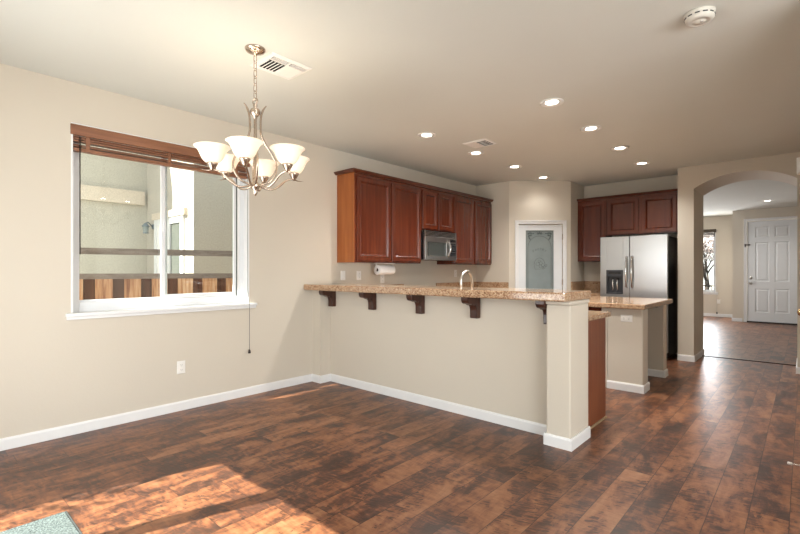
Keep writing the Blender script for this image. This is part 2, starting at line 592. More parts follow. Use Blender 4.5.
# rear wall behind the camera: patio door opening and an opening added for the family room light
SX0, SX1, SZ = -3.40, -2.08, 2.03
struct(MB().box(XL, SX0, YR0, YR1, 0, CZ).box(SX0, SX1, YR0, YR1, SZ, CZ).box(SX1, 1.1, YR0, YR1, 0, CZ).box(1.1, 3.5, YR0, YR1, 0, 0.5).box(1.1, 3.5, YR0, YR1, 2.3, CZ).box(3.5, 4.3, YR0, YR1, 0, CZ),
       'wall_rear', M['wall'])
struct(MB().box(4.15, 4.3, YR1, 0.3, 0, CZ).box(4.15, 4.3, 2.5, 3.2, 0, CZ).box(4.15, 4.3, 0.3, 2.5, 0, 0.55).box(4.15, 4.3, 0.3, 2.5, 2.25, CZ), 'wall_family', M['wall'])
struct(MB().box(XR, 4.15, 3.2, 3.32, 0, CZ), 'wall_family_far', M['wall'])
# right wall with a side door opening
RD0, RD1 = 4.42, 5.22
struct(MB().box(XR, XR + 0.12, 3.32, RD0, 0, CZ).box(XR, XR + 0.12, RD1, YA0, 0, CZ).box(XR, XR + 0.12, RD0, RD1, 2.05, CZ), 'wall_right', M['wall'])
struct(MB().box(XL, PP.x, YB, YB + 0.1, 0, CZ), 'wall_back', M['wall'], 'narrow beige kitchen wall beside the pantry corner', 'wall')
# angled pantry wall, door opening in the middle
pu = (PQ - PP).normalized(); pz = Vector((0, 0, 1)); pn = Vector((pu.y, -pu.x, 0)); PLEN = (PQ - PP).length
P0, P1, PZ = 0.155, 0.875, 2.04
pw = MB()
for a0, a1, b0, b1 in ((0, P0, 0, CZ), (P1, PLEN, 0, CZ), (P0, P1, PZ, CZ)):
    pw.obox(PP, pu, pz, pn, a0, a1, b0, b1, -0.1, 0)
struct(pw, 'wall_pantry', M['wall'], 'angled beige corner wall around the pantry door', 'wall')
struct(MB().box(PQ.x - 0.1, PQ.x, PQ.y + 0.005, YF, 0, CZ), 'wall_pantry_return', M['wall'])
struct(MB().box(-4.5, -1.36, YF, YF + 0.12, 0, CZ), 'wall_refrigerator', M['wall'], 'beige wall behind refrigerator and red-brown cabinets', 'wall')

# arch wall
aw = MB()
XCOL = -1.35
zs, za = 2.42, 2.585
hw = (AX1 - AX0) / 2; ri = za - zs; RR = (hw * hw + ri * ri) / (2 * ri); xm = (AX0 + AX1) / 2
arc = []
for k in range(25):
    x = AX0 + (AX1 - AX0) * k / 24
    arc.append((x, za - RR + math.sqrt(max(0, RR * RR - (x - xm) ** 2))))
aw.box(XCOL, AX0, YA0, YA1, 0, EZ)
aw.box(AX1, XR + 0.12, YA0, YA1, 0, EZ)
aw.prism([(AX1, EZ), (AX0, EZ)] + arc, (0, YA0, 0), (1, 0, 0), (0, 0, 1), (0, 1, 0), YA1 - YA0)
struct(aw, 'wall_arch', M['wall'], 'beige wall with the wide arched opening to the entry', 'wall')
# entry room
struct(MB().box(-4.5, XCOL, YA1 - 0.12, YA1, 0, EZ), 'wall_entry_near', M['wall'])
struct(MB().box(XR + 0.12, 2.0, YA1 - 0.12, YA1, 0, EZ), 'wall_entry_near_right', M['wall'])
struct(MB().box(-4.5, -4.38, YA1, 10.5, 0, EZ).box(-4.5, -4.38, 12.5, YW, 0, EZ).box(-4.5, -4.38, 10.5, 12.5, 0, 0.65).box(-4.5, -4.38, 10.5, 12.5, 2.35, EZ), 'wall_entry_left', M['wall'])
struct(MB().box(1.9, 2.0, YA1, YD, 0, EZ), 'wall_entry_right', M['wall'])
EX0, EX1, EWZ0, EWZ1 = -2.75, -1.85, 0.68, 2.44
struct(MB().box(-4.5, EX0, YW, YW + 0.14, 0, EZ).box(EX1, XC, YW, YW + 0.14, 0, EZ).box(EX0, EX1, YW, YW + 0.14, 0, EWZ0).box(EX0, EX1, YW, YW + 0.14, EWZ1, EZ),
       'wall_entry_window', M['wall'], 'far beige entry wall with the narrow bright window', 'wall')
DX0, DX1, DZ = -1.075, -0.115, 2.50
struct(MB().box(XC, DX0, YD, YD + 0.14, 0, EZ).box(DX1, 2.0, YD, YD + 0.14, 0, EZ).box(DX0, DX1, YD, YD + 0.14, DZ, EZ).box(XC, XC + 0.12, YD + 0.14, YW + 0.14, 0, EZ),
       'wall_entry_door', M['wall'], 'beige wall around the white front door', 'wall')
# roof slab: its eave shades most of the left window from the high sun
struct(MB().box(-4.70, 4.6, -0.75, 0.54, 3.06, 3.2).box(-4.95, 4.6, 0.54, 15.9, 3.06, 3.2), 'roof', M['roofm'])
# half wall of the breakfast bar
BARZ = 1.055
struct(MB().box(XL, -1.412, 3.335, 3.47, 0, BARZ), 'wall_peninsula', M['wall'], 'beige half wall beneath the granite breakfast bar', 'wall')
struct(MB().box(-1.412, -1.232, 3.17, 3.53, 0, 1.025).box(-1.42, -1.224, 3.162, 3.538, 1.025, BARZ), 'wall_peninsula_end', M['wall'], 'square beige end post of the breakfast bar', 'wall', bevel=0.012, seg=3)
struct(MB().box(XL, -4.078, 3.185, 3.335, 0, BARZ), 'wall_peninsula_pilaster', M['wall'], 'short beige pilaster where bar meets window wall', 'wall')
IZ = 0.872
struct(MB().box(-1.60, -1.248, 5.15, 5.355, 0, IZ), 'wall_island_front', M['wall'], 'beige island end wall with the double outlet', 'wall', bevel=0.012, seg=3)
struct(MB().box(-1.60, -1.25, 6.085, 6.24, 0, IZ), 'wall_island_rear', M['wall'], 'beige island wall beyond the knee space', 'wall', bevel=0.012, seg=3)
struct(MB().box(-1.66, -1.602, 5.155, 6.235, 0, IZ), 'wall_island_middle', M['wall'])

# baseboards (outward is to the right of travel)
BP = [(0, 0), (0.014, 0), (0.014, 0.070), (0.009, 0.084), (0, 0.084)]


def base(name, path, label=None):
    struct(MB().sweep(path, BP), name, M['trim'], label, 'baseboard' if label else None)


base('baseboard_left', [(XL, YR1), (XL, 3.185), (-4.078, 3.185), (-4.078, 3.335), (-1.412, 3.335), (-1.412, 3.17), (-1.232, 3.17), (-1.232, 3.53)],
     'white baseboard along window wall and breakfast bar')
base('baseboard_island_front', [(-1.60, 5.15), (-1.248, 5.15), (-1.248, 5.355), (-1.59, 5.355)], 'white baseboard round the island outlet wall')
base('baseboard_island_rear', [(-1.59, 6.085), (-1.25, 6.085), (-1.25, 6.24)], 'white baseboard on the island wall past the knee space')
base('baseboard_arch', [(XCOL, YA0), (AX0, YA0), (AX0, YA1), (XCOL, YA1)], 'white baseboard at foot of the arch column')
base('baseboard_arch_right', [(AX1, YA1), (AX1, YA0), (XR, YA0)])
base('baseboard_entry_window', [(-4.38, YW), (XC, YW)], 'white baseboard below the entry window')
base('baseboard_entry_door', [(XC, YW - 0.02), (XC, YD), (DX0 - 0.09, YD)], 'white baseboard left of the front door')
base('baseboard_right', [(XR, YA0 - 0.02), (XR, RD1 + 0.08)])
base('baseboard_right_near', [(XR, RD0 - 0.08), (XR, 3.2), (4.15, 3.2), (4.15, YR1), (3.5, YR1), (SX1 + 0.06, YR1)])
struct(MB().box(AX0 - 0.01, AX1 + 0.01, 8.02, 8.075, 0.0, 0.009), 'trim_1', M['strip'], 'dark wooden threshold strip across floor under arch', 'threshold', bevel=0.003)

# ---- window_1: big sliding window of the left wall
w1 = sthing('window_1', (XL, 1.64, WZ0), 'large white sliding window in left wall above the sill', 'window')
FX0, FX1 = -4.375, -4.315
mb = MB()
mb.box(FX0, FX1, WY0, WY0 + 0.072, WZ0, WZ1).box(FX0, FX1, WY1 - 0.06, WY1, WZ0, WZ1)
mb.box(FX0, FX1, WY0 + 0.072, WY1 - 0.06, WZ0, WZ0 + 0.085).box(FX0, FX1, WY0 + 0.072, WY1 - 0.06, WZ1 - 0.06, WZ1)
mb.build('frame', M['vinyl'], w1, bevel=0.004)
mb = MB()   # white lining of the opening
mb.box(FX1, XL + 0.002, WY0 - 0.001, WY0 + 0.012, WZ0, WZ1).box(FX1, XL + 0.002, WY1 - 0.012, WY1 + 0.001, WZ0, WZ1).box(FX1, XL + 0.002, WY0 + 0.012, WY1 - 0.012, WZ1 - 0.012, WZ1)
mb.build('jamb', M['trim'], w1)


def sash(parent, x0, x1, y0, y1, z0, z1, wd, name='sash'):
    s = MB().box(x0, x1, y0, y0 + wd, z0, z1).box(x0, x1, y1 - wd, y1, z0, z1).box(x0, x1, y0 + wd, y1 - wd, z0, z0 + wd).box(x0, x1, y0 + wd, y1 - wd, z1 - wd, z1).build(name, M['vinyl'], parent, bevel=0.003)
    xm_ = (x0 + x1) / 2
    MB().box(xm_ - 0.003, xm_ + 0.003, y0 + wd, y1 - wd, z0 + wd, z1 - wd).build('pane', M['glass'], s)
    return s


sash(w1, -4.368, -4.345, WY0 + 0.05, 1.640, WZ0 + 0.07, WZ1 - 0.05, 0.030)
sash(w1, -4.340, -4.317, 1.575, WY1 - 0.085, WZ0 + 0.085, WZ1 - 0.06, 0.038)
MB().box(-4.3165, -4.3135, WY1 - 0.098, WY1 - 0.086, WZ0 + 0.085, WZ1 - 0.06).build('gasket', M['extdark'], w1)
MB().box(-4.312, -4.302, 1.592, 1.612, 1.62, 1.72).build('latch', M['vinyl'], w1, bevel=0.003)
MB().box(FX1, XL + 0.032, WY0 - 0.036, WY1 + 0.076, WZ0 - 0.02, WZ0 + 0.008).box(XL, XL + 0.018, WY0 - 0.03, WY1 + 0.07, WZ0 - 0.045, WZ0 - 0.02).build('sill', M['trim'], w1, bevel=0.005, seg=3)

# ---- window_2: entry window
w2 = sthing('window_2', ((EX0 + EX1) / 2, YW, EWZ0), 'narrow white window at far end of the entry', 'window')
MB().box(EX0, EX0 + 0.05, YW + 0.03, YW + 0.1, EWZ0, EWZ1).box(EX1 - 0.05, EX1, YW + 0.03, YW + 0.1, EWZ0, EWZ1).box(EX0 + 0.05, EX1 - 0.05, YW + 0.03, YW + 0.1, EWZ0, EWZ0 + 0.06).box(EX0 + 0.05, EX1 - 0.05, YW + 0.03, YW + 0.1, EWZ1 - 0.05, EWZ1).box(EX0 + 0.05, EX1 - 0.05, YW + 0.03, YW + 0.08, 1.60, 1.65).build('frame', M['vinyl'], w2, bevel=0.004)
MB().box(EX0 + 0.05, EX1 - 0.05, YW + 0.055, YW + 0.06, EWZ0 + 0.06, EWZ1 - 0.05).build('pane', M['glass'], w2)
MB().box(EX0 - 0.06, EX1 + 0.06, YW - 0.04, YW + 0.03, EWZ0 - 0.03, EWZ0).box(EX0 - 0.05, EX1 + 0.05, YW - 0.015, YW, EWZ0 - 0.07, EWZ0 - 0.03).build('sill', M['trim'], w2, bevel=0.004)
MB().box(EX1 - 0.012, EX1 + 0.002, YW - 0.002, YW + 0.03, EWZ0, EWZ1).box(EX0 - 0.002, EX0 + 0.012, YW - 0.002, YW + 0.03, EWZ0, EWZ1).build('jamb', M['trim'], w2)

# ---- added_window_3: unseen family room window added for daylight, door_4: patio slider behind the camera
w3 = sthing('added_window_3', (2.3, YR0, 0.5), 'unseen family room window added for light', 'window')
MB().box(1.1, 1.16, YR0, YR0 + 0.06, 0.5, 2.3).box(3.44, 3.5, YR0, YR0 + 0.06, 0.5, 2.3).box(2.27, 2.33, YR0, YR0 + 0.06, 0.56, 2.24).box(1.16, 3.44, YR0, YR0 + 0.06, 0.5, 0.56).box(1.16, 3.44, YR0, YR0 + 0.06, 2.24, 2.3).build('frame', M['vinyl'], w3)
MB().box(1.16, 3.44, YR0 + 0.02, YR0 + 0.026, 0.56, 2.24).build('pane', M['glass'], w3)
w4 = sthing('added_window_4', (4.15, 1.4, 0.55), 'unseen window added in the family room side wall for light', 'window')  # unseen window, added to go with the family room side fill
MB().box(4.16, 4.22, 0.3, 0.36, 0.55, 2.25).box(4.16, 4.22, 2.44, 2.5, 0.55, 2.25).box(4.16, 4.22, 0.36, 2.44, 0.55, 0.61).box(4.16, 4.22, 0.36, 2.44, 2.19, 2.25).box(4.16, 4.22, 1.37, 1.43, 0.61, 2.19).build('frame', M['vinyl'], w4)
MB().box(4.185, 4.19, 0.36, 2.44, 0.61, 2.19).build('pane', M['glass'], w4)
w5 = sthing('added_window_5', (-4.38, 11.5, 0.65), 'unseen window added in the side wall of the entry room for light', 'window')  # unseen window, added around the entry side fill lamp
MB().box(-4.46, -4.40, 10.5, 10.56, 0.65, 2.35).box(-4.46, -4.40, 12.44, 12.5, 0.65, 2.35).box(-4.46, -4.40, 10.56, 12.44, 0.65, 0.71).box(-4.46, -4.40, 10.56, 12.44, 2.29, 2.35).box(-4.46, -4.40, 11.47, 11.53, 0.71, 2.29).build('frame', M['vinyl'], w5)
MB().box(-4.435, -4.43, 10.56, 12.44, 0.71, 2.29).build('pane', M['glass'], w5)
d4 = sthing('door_4', (-2.74, YR0, 0), 'white glass patio sliding door', 'door')
MB().box(SX0 - 0.05, SX0, YR1, YR1 + 0.012, 0, SZ + 0.05).box(SX1, SX1 + 0.05, YR1, YR1 + 0.012, 0, SZ + 0.05).box(SX0, SX1, YR1, YR1 + 0.012, SZ, SZ + 0.05).build('casing', M['trim'], d4)
MB().box(-2.84, -2.735, YR0 + 0.0, YR0 + 0.04, 0.0, SZ).box(SX0, -2.84, YR0, YR0 + 0.04, 0.0, 0.07).box(-2.735, SX1, YR0, YR0 + 0.04, 0.0, 0.07).build('sash', M['vinyl'], d4)
MB().box(SX0, -2.84, YR0 + 0.016, YR0 + 0.022, 0.07, SZ).box(-2.735, SX1, YR0 + 0.016, YR0 + 0.022, 0.07, SZ).build('pane', M['glass'], d4)


# ---- doors
def casing(mb, o, u, v, n, a0, a1, zt, wd=0.07, th=0.018):
    mb.obox(o, u, v, n, a0 - wd, a0, 0, zt + wd, 0, th)
    mb.obox(o, u, v, n, a1, a1 + wd, 0, zt + wd, 0, th)
    mb.obox(o, u, v, n, a0, a1, zt, zt + wd, 0, th)
    mb.obox(o, u, v, n, a0 - wd, a0 - wd + 0.018, 0, zt + wd, th, th + 0.008)
    mb.obox(o, u, v, n, a1 + wd - 0.018, a1 + wd, 0, zt + wd, th, th + 0.008)
    mb.obox(o, u, v, n, a0 - wd + 0.018, a1 + wd - 0.018, zt + wd - 0.018, zt + wd, th, th + 0.008)


def slab(parent, o, u, v, n, w, h, panels, d0=-0.045, d1=-0.010, name='slab', mat=None):
    """door leaf with moulded panels let into its face: panels = (a0,a1,b0,b1)"""
    mat = mat or M['door']
    xs = sorted({0, w} | {k for p in panels for k in p[:2]})
    zs_ = sorted({0, h} | {k for p in panels for k in p[2:]})
    mb = MB()
    mb.obox(o, u, v, n, 0, w, 0, h, d0, d1 - 0.012)
    for i in range(len(xs) - 1):
        for j in range(len(zs_) - 1):
            cx_, cz_ = (xs[i] + xs[i + 1]) / 2, (zs_[j] + zs_[j + 1]) / 2
            if any(p[0] < cx_ < p[1] and p[2] < cz_ < p[3] for p in panels):
                continue
            mb.obox(o, u, v, n, xs[i], xs[i + 1], zs_[j], zs_[j + 1], d1 - 0.012, d1)
    for a0, a1, b0, b1 in panels:
        oo = Vector(o) + Vector(u) * a0 + Vector(v) * b0
        mb.nest(oo, u, v, n, a1 - a0, b1 - b0, [(0, d1), (0.012, d1 - 0.011), (0.03, d1 - 0.011), (0.05, d1 - 0.003)], back=False)
    return mb.build(name, mat, parent)


# door_1: pantry door with frosted glass
d1 = sthing('door_1', tuple(PP + pu * 0.5), 'white pantry door with etched frosted glass', 'door')
mb = MB(); casing(mb, PP, pu, pz, pn, P0, P1, PZ, 0.058)
mb.build('casing', M['trim'], d1, bevel=0.003)
po = PP + pu * (P0 + 0.006)
dw, dh = P1 - P0 - 0.012, PZ - 0.012
ga0, ga1, gb0, gb1 = 0.115, 0.573, 0.965, 1.935
mb = MB()
mb.obox(po, pu, pz, pn, 0, ga0, 0.008, dh, -0.045, -0.008).obox(po, pu, pz, pn, ga1, dw, 0.008, dh, -0.045, -0.008)
mb.obox(po, pu, pz, pn, ga0, ga1, gb1, dh, -0.045, -0.008).obox(po, pu, pz, pn, ga0, ga1, 0.86, gb0, -0.045, -0.008).obox(po, pu, pz, pn, ga0, ga1, 0.008, 0.20, -0.045, -0.008)
mb.obox(po, pu, pz, pn, ga0, ga1, 0.20, 0.86, -0.04, -0.022)
mb.nest(po + pu * (ga0 + 0.03) + pz * 0.23, pu, pz, pn, ga1 - ga0 - 0.06, 0.60, [(0, -0.022), (0.02, -0.012)], back=False)
mb.build('slab', M['door'], d1, bevel=0.003)
gl = MB().obox(po, pu, pz, pn, ga0, ga1, gb0, gb1, -0.03, -0.024).build('glass', M['frost'], d1)


def gp(a, b, c=-0.0225):
    return po + pu * (ga0 + a) + pz * (gb0 + b) + pn * c


gw, gh = ga1 - ga0, gb1 - gb0
mb = MB()
ring = []
for k in range(21):
    t = PI - PI * k / 20
    ring.append(gp(gw / 2 + 0.19 * math.cos(t), gh - 0.28 + 0.19 * math.sin(t)))
mb.tube([gp(gw / 2 - 0.19, 0.03)] + ring + [gp(gw / 2 + 0.19, 0.03)], 0.0032, 6)
mb.tube([gp(0.012, 0.012), gp(0.012, gh - 0.012), gp(gw - 0.012, gh - 0.012), gp(gw - 0.012, 0.012)], 0.002, 6)
mb.build('etched_arch', M['etch'], gl)
mb = MB()


def leafshape(mb, cx_, cz_, ang, ln, wd):
    pts = []
    for k in range(10):
        t = 2 * PI * k / 10
        a, b = math.cos(t) * ln / 2, math.sin(t) * wd / 2
        pts.append((cx_ + a * math.cos(ang) - b * math.sin(ang), cz_ + a * math.sin(ang) + b * math.cos(ang)))
    mb.prism(pts, gp(0, 0), pu, pz, pn, 0.0015)


for sx in (0, 1):
    fl = (lambda a: gw - a) if sx else (lambda a: a)
    for a, b, an, ln, wd in ((0.05, gh - 0.05, 0.6, 0.05, 0.028), (0.085, gh - 0.045, -0.3, 0.05, 0.026), (0.055, gh - 0.09, 1.3, 0.05, 0.026), (0.085, gh - 0.08, 0.8, 0.035, 0.03), (0.06, gh - 0.125, 1.7, 0.035, 0.022), (0.125, gh - 0.05, 0.1, 0.035, 0.018), (0.075, gh - 0.145, 1.4, 0.03, 0.015)):
        leafshape(mb, fl(a), b, PI - an if sx else an, ln, wd)
for an in (0, 0.7, 1.57, 2.44, PI):
    leafshape(mb, gw / 2 + 0.025 * math.cos(an), gh - 0.055 + 0.018 * math.sin(an), an, 0.045, 0.018)
mb.tube([gp(gw / 2 + (k - 6) * 0.013, gh - 0.045 + 0.012 * math.sin(k * 1.05)) for k in range(13)], 0.002, 6)
mb.build('etched_leaves', M['etch'], gl)
mb = MB()   # basket etched in the middle of the glass
bc, bz = gw / 2, 0.42
mb.tube([gp(bc + 0.085 * math.cos(PI * k / 14), bz + 0.10 * math.sin(PI * k / 14)) for k in range(15)], 0.003, 6)
mb.tube([gp(bc - 0.09, bz), gp(bc - 0.075, bz - 0.085), gp(bc + 0.02, bz - 0.085)], 0.0025, 6)
for a, b, r in ((-0.03, 0.0, 0.03), (0.02, 0.012, 0.026), (0.055, -0.02, 0.026), (0.085, -0.05, 0.022), (0.02, -0.04, 0.024), (0.105, -0.02, 0.018), (-0.005, 0.045, 0.02), (0.06, -0.07, 0.015)):
    mb.tube([gp(bc + a + r * math.cos(2 * PI * k / 14), bz + b + r * math.sin(2 * PI * k / 14)) for k in range(14)], 0.0024, 6, closed=True)
mb.build('etched_basket', M['etch'], gl)
# the word etched in an arc
mb = MB()


def letter_strokes(ch):
    return {'P': [[(0, 0), (0, 1), (.6, 1), (.7, .75), (.6, .5), (0, .5)]], 'A': [[(0, 0), (.4, 1), (.8, 0)], [(.2, .4), (.6, .4)]], 'N': [[(0, 0), (0, 1), (.7, 0), (.7, 1)]],
            'T': [[(0, 1), (.8, 1)], [(.4, 1), (.4, 0)]], 'R': [[(0, 0), (0, 1), (.6, 1), (.7, .75), (.6, .5), (0, .5)], [(.35, .5), (.7, 0)]], 'Y': [[(0, 1), (.4, .5), (.8, 1)], [(.4, .5), (.4, 0)]]}[ch]


for i, ch in enumerate('PANTRY'):
    th = (2.5 - i) * 0.25
    cxx, czz = gw / 2 - 0.165 * math.sin(th), 0.50 + 0.165 * math.cos(th)
    for st in letter_strokes(ch):
        pts = []
        for a, b in st:
            a, b = (a - 0.4) * 0.032, (b - 0.5) * 0.036
            pts.append(gp(cxx + a * math.cos(th) - b * math.sin(th), czz + a * math.sin(th) + b * math.cos(th)))
        mb.tube(pts, 0.0022, 6)
mb.build('etched_lettering', M['etch'], gl)
for hz in (1.83, 1.09, 0.25):
    MB().obox(PP + pu * P1, pu, pz, pn, -0.012, 0.006, hz - 0.045, hz + 0.045, 0.0, 0.012).build('hinge', M['nickel'], d1, bevel=0.002)
kx = po + pu * 0.055 + pz * 0.93
MB().lathe([(0, 0), (0.028, 0.0), (0.028, 0.008), (0.012, 0.014), (0.012, 0.035), (0.026, 0.042), (0.028, 0.055), (0.018, 0.066), (0, 0.068)], kx - pn * 0.008, 18, (pu, pz, pn)).build('knob', M['nickel'], d1)

# door_2: front door
d2 = sthing('door_2', (-0.6, YD, 0), 'white six-panel front door beyond the arch', 'door')
U, V, Nn = (1, 0, 0), (0, 0, 1), (0, -1, 0)
O2 = (0, YD, 0)
mb = MB(); casing(mb, O2, U, V, Nn, DX0, DX1, DZ, 0.062)
mb.build('casing', M['trim'], d2, bevel=0.003)
dwid = DX1 - DX0 - 0.02
pa, pb = (0.15, 0.42), (dwid - 0.42, dwid - 0.15)
pan = []
for q0, q1 in (pa, pb):
    pan += [(q0, q1, 0.22, 0.80), (q0, q1, 0.98, 1.94), (q0, q1, 2.06, 2.32)]
slab(d2, (DX0 + 0.01, YD, 0.035), U, V, Nn, dwid, DZ - 0.045, pan)
MB().box(DX0, DX1, YD - 0.02, YD + 0.1, 0, 0.03).build('threshold', M['bronze'], d2)
for hz in (2.28, 1.72, 1.16, 0.4):
    MB().box(DX1 - 0.012, DX1 + 0.008, YD - 0.014, YD + 0.0, hz - 0.05, hz + 0.05).build('hinge', M['nickel'], d2)
for nm, hz in (('deadbolt', 1.10), ('knob', 0.965)):
    ax = (Vector((1, 0, 0)), Vector((0, 0, 1)), Vector((0, -1, 0)))
    MB().lathe([(0, 0), (0.034, 0.0), (0.034, 0.01), (0.014, 0.016), (0.014, 0.03), (0.03, 0.036), (0.032, 0.05), (0, 0.062)] if nm == 'knob' else [(0, 0), (0.034, 0), (0.032, 0.016), (0, 0.02)], (DX0 + 0.075, YD + 0.010, hz), 18, ax).build(nm, M['satin'], d2)
MB().box(DX0 - 0.05, DX0 + 0.07, YD - 0.035, YD - 0.018, 1.905, 1.93).box(DX0 - 0.05, DX0 - 0.02, YD - 0.02, YD - 0.0, 1.86, 1.94).build('security_latch', M['bronze'], d2, bevel=0.003)

# door_3: side door in the right wall, seen only edge-on
d3 = sthing('door_3', (XR, 4.82, 0), 'white side door with brass knob at right edge', 'door')
O3 = (XR, 0, 0)
mb = MB(); casing(mb, O3, (0, 1, 0), V, (-1, 0, 0), RD0, RD1, 2.05, 0.06)
mb.build('casing', M['trim'], d3, bevel=0.003)
pan = []
w3d = RD1 - RD0 - 0.02
for q0, q1 in ((0.11, 0.35), (w3d - 0.35, w3d - 0.11)):
    pan += [(q0, q1, 0.2, 0.8), (q0, q1, 0.95, 1.55), (q0, q1, 1.65, 1.9)]
slab(d3, (XR, RD0 + 0.01, 0.01), (0, 1, 0), V, (-1, 0, 0), w3d, 2.03, pan)
MB().lathe([(0, 0), (0.034, 0), (0.034, 0.01), (0.013, 0.018), (0.013, 0.045), (0.024, 0.052), (0.031, 0.068), (0.026, 0.084), (0, 0.092)], (XR + 0.010, 5.14, 0.918), 20, (Vector((0, 1, 0)), Vector((0, 0, 1)), Vector((-1, 0, 0)))).build('knob', M['brass'], d3)

# ------------------------------------------------------------------ cabinets
DOOR = [(0, 0), (0, 0.018), (0.004, 0.022), (0.046, 0.022), (0.049, 0.026), (0.056, 0.027), (0.062, 0.022), (0.072, 0.007), (0.078, 0.004)]


def cab_door(parent, o, u, n, w, h, name='door'):
    return MB().nest(o, u, (0, 0, 1), n, w, h, DOOR).build(name, M['cherry'], parent)


XF = -3.928   # front of face frames on the left wall
UZ0, UZ1 = 1.372, 2.43
c1 = thing('wall_cabinet', (-4.08, 4.17, UZ0), 'two-door red-brown wall cabinet with orange end, nearest the window', 'cabinet', 'upper cabinets on the window wall')
MB().box(XL, XF, 3.565, 4.788, UZ0, UZ1).build('body', M['cherry'], c1, bevel=0.002)
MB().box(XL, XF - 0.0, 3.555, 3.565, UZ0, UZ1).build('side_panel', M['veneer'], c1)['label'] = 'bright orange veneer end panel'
cab_door(c1, (XF, 3.592, UZ0 + 0.02), (0, 1, 0), (1, 0, 0), 0.578, 0.998)
cab_door(c1, (XF, 4.193, UZ0 + 0.02), (0, 1, 0), (1, 0, 0), 0.578, 0.998)
c2 = thing('wall_cabinet', (-4.08, 5.17, 1.84), 'short red-brown wall cabinet directly above the microwave', 'cabinet', 'upper cabinets on the window wall')
MB().box(XL, XF, 4.792, 5.548, 1.84, UZ1).build('body', M['cherry'], c2, bevel=0.002)
cab_door(c2, (XF, 4.812, 1.86), (0, 1, 0), (1, 0, 0), 0.345, 0.53)
cab_door(c2, (XF, 5.178, 1.86), (0, 1, 0), (1, 0, 0), 0.345, 0.53)
c3 = thing('wall_cabinet', (-4.08, 6.1, UZ0), 'two-door red-brown wall cabinet right of the microwave', 'cabinet', 'upper cabinets on the window wall')
MB().box(XL, XF, 5.552, 6.655, UZ0, UZ1).build('body', M['cherry'], c3, bevel=0.002)
cab_door(c3, (XF, 5.572, UZ0 + 0.02), (0, 1, 0), (1, 0, 0), 0.515, 0.998)
cab_door(c3, (XF, 6.135, UZ0 + 0.02), (0, 1, 0), (1, 0, 0), 0.505, 0.998)
CROWN = [(0.0, 2.43), (0.024, 2.43), (0.028, 2.434), (0.046, 2.452), (0.050, 2.454), (0.050, 2.465), (0.0, 2.465)]
tag(MB().sweep([(XL, 3.555), (XF, 3.555), (XF, 6.655)], CROWN).build('crown_molding', M['cherry_y']), 'dark crown moulding along top of the cabinets over the microwave', 'moulding')

# cabinets above and beside the refrigerator
YC = 7.645
RZ1 = 2.44
c4 = thing('wall_cabinet', (-2.61, 7.8, 1.425), 'tall single-door red-brown wall cabinet left of the refrigerator', 'cabinet', 'upper cabinets by the refrigerator')
MB().box(-2.848, -2.392, YC, YF, 1.425, RZ1).build('body', M['cherry'], c4, bevel=0.002)
cab_door(c4, (-2.818, YC, 1.44), (1, 0, 0), (0, -1, 0), 0.41, 0.965)
c5 = thing('wall_cabinet', (-1.88, 7.8, 1.84), 'two-door red-brown wall cabinet above the refrigerator', 'cabinet', 'upper cabinets by the refrigerator')
MB().box(-2.388, -1.36, YC, YF, 1.84, RZ1).build('body', M['cherry'], c5, bevel=0.002)
cab_door(c5, (-2.365, YC, 1.855), (1, 0, 0), (0, -1, 0), 0.455, 0.55)
cab_door(c5, (-1.868, YC, 1.855), (1, 0, 0), (0, -1, 0), 0.465, 0.55)
tag(MB().sweep([(-2.848, YC), (-1.36, YC)], [(a, z + 0.01) for a, z in CROWN]).build('crown_molding', M['cherry_x']), 'dark crown moulding along top of cabinets over the refrigerator', 'moulding')

# base cabinets
def base_cab(name, loc, label, x0, x1, y0, y1, face, splits, top=0.872, drawers=True):
    t = thing(name, loc, label, 'cabinet', 'base cabinets')
    k = 0.07
    if face == '+x':
        MB().box(x0, x1 - 0.02, y0, y1, 0.1, top).box(x0, x1 - k, y0, y1, 0, 0.1).build('body', M['cherry'], t)
        L = y1 - y0; o = lambda a, z: (x1 - 0.02, y0 + a, z); u, n = (0, 1, 0), (1, 0, 0)
    elif face == '+y':
        MB().box(x0, x1, y0, y1 - 0.02, 0.1, top).box(x0, x1, y0, y1 - k, 0, 0.1).build('body', M['cherry'], t)
        L = x1 - x0; o = lambda a, z: (x1 - a, y1 - 0.02, z); u, n = (-1, 0, 0), (0, 1, 0)
    else:
        MB().box(x0, x1, y0 + 0.02, y1, 0.1, top).box(x0, x1, y0 + k, y1, 0, 0.1).build('body', M['cherry'], t)
        L = x1 - x0; o = lambda a, z: (x0 + a, y0 + 0.02, z); u, n = (1, 0, 0), (0, -1, 0)
    wd = L / splits
    for i in range(splits):
        cab_door(t, o(i * wd + 0.012, 0.12), u, n, wd - 0.024, 0.56)
        if drawers:
            MB().nest(o(i * wd + 0.012, 0.70), u, (0, 0, 1), n, wd - 0.024, 0.15, [(0, 0), (0, 0.017), (0.004, 0.02), (0.03, 0.02), (0.034, 0.016)]).build('drawer', M['cherry'], t)
    return t


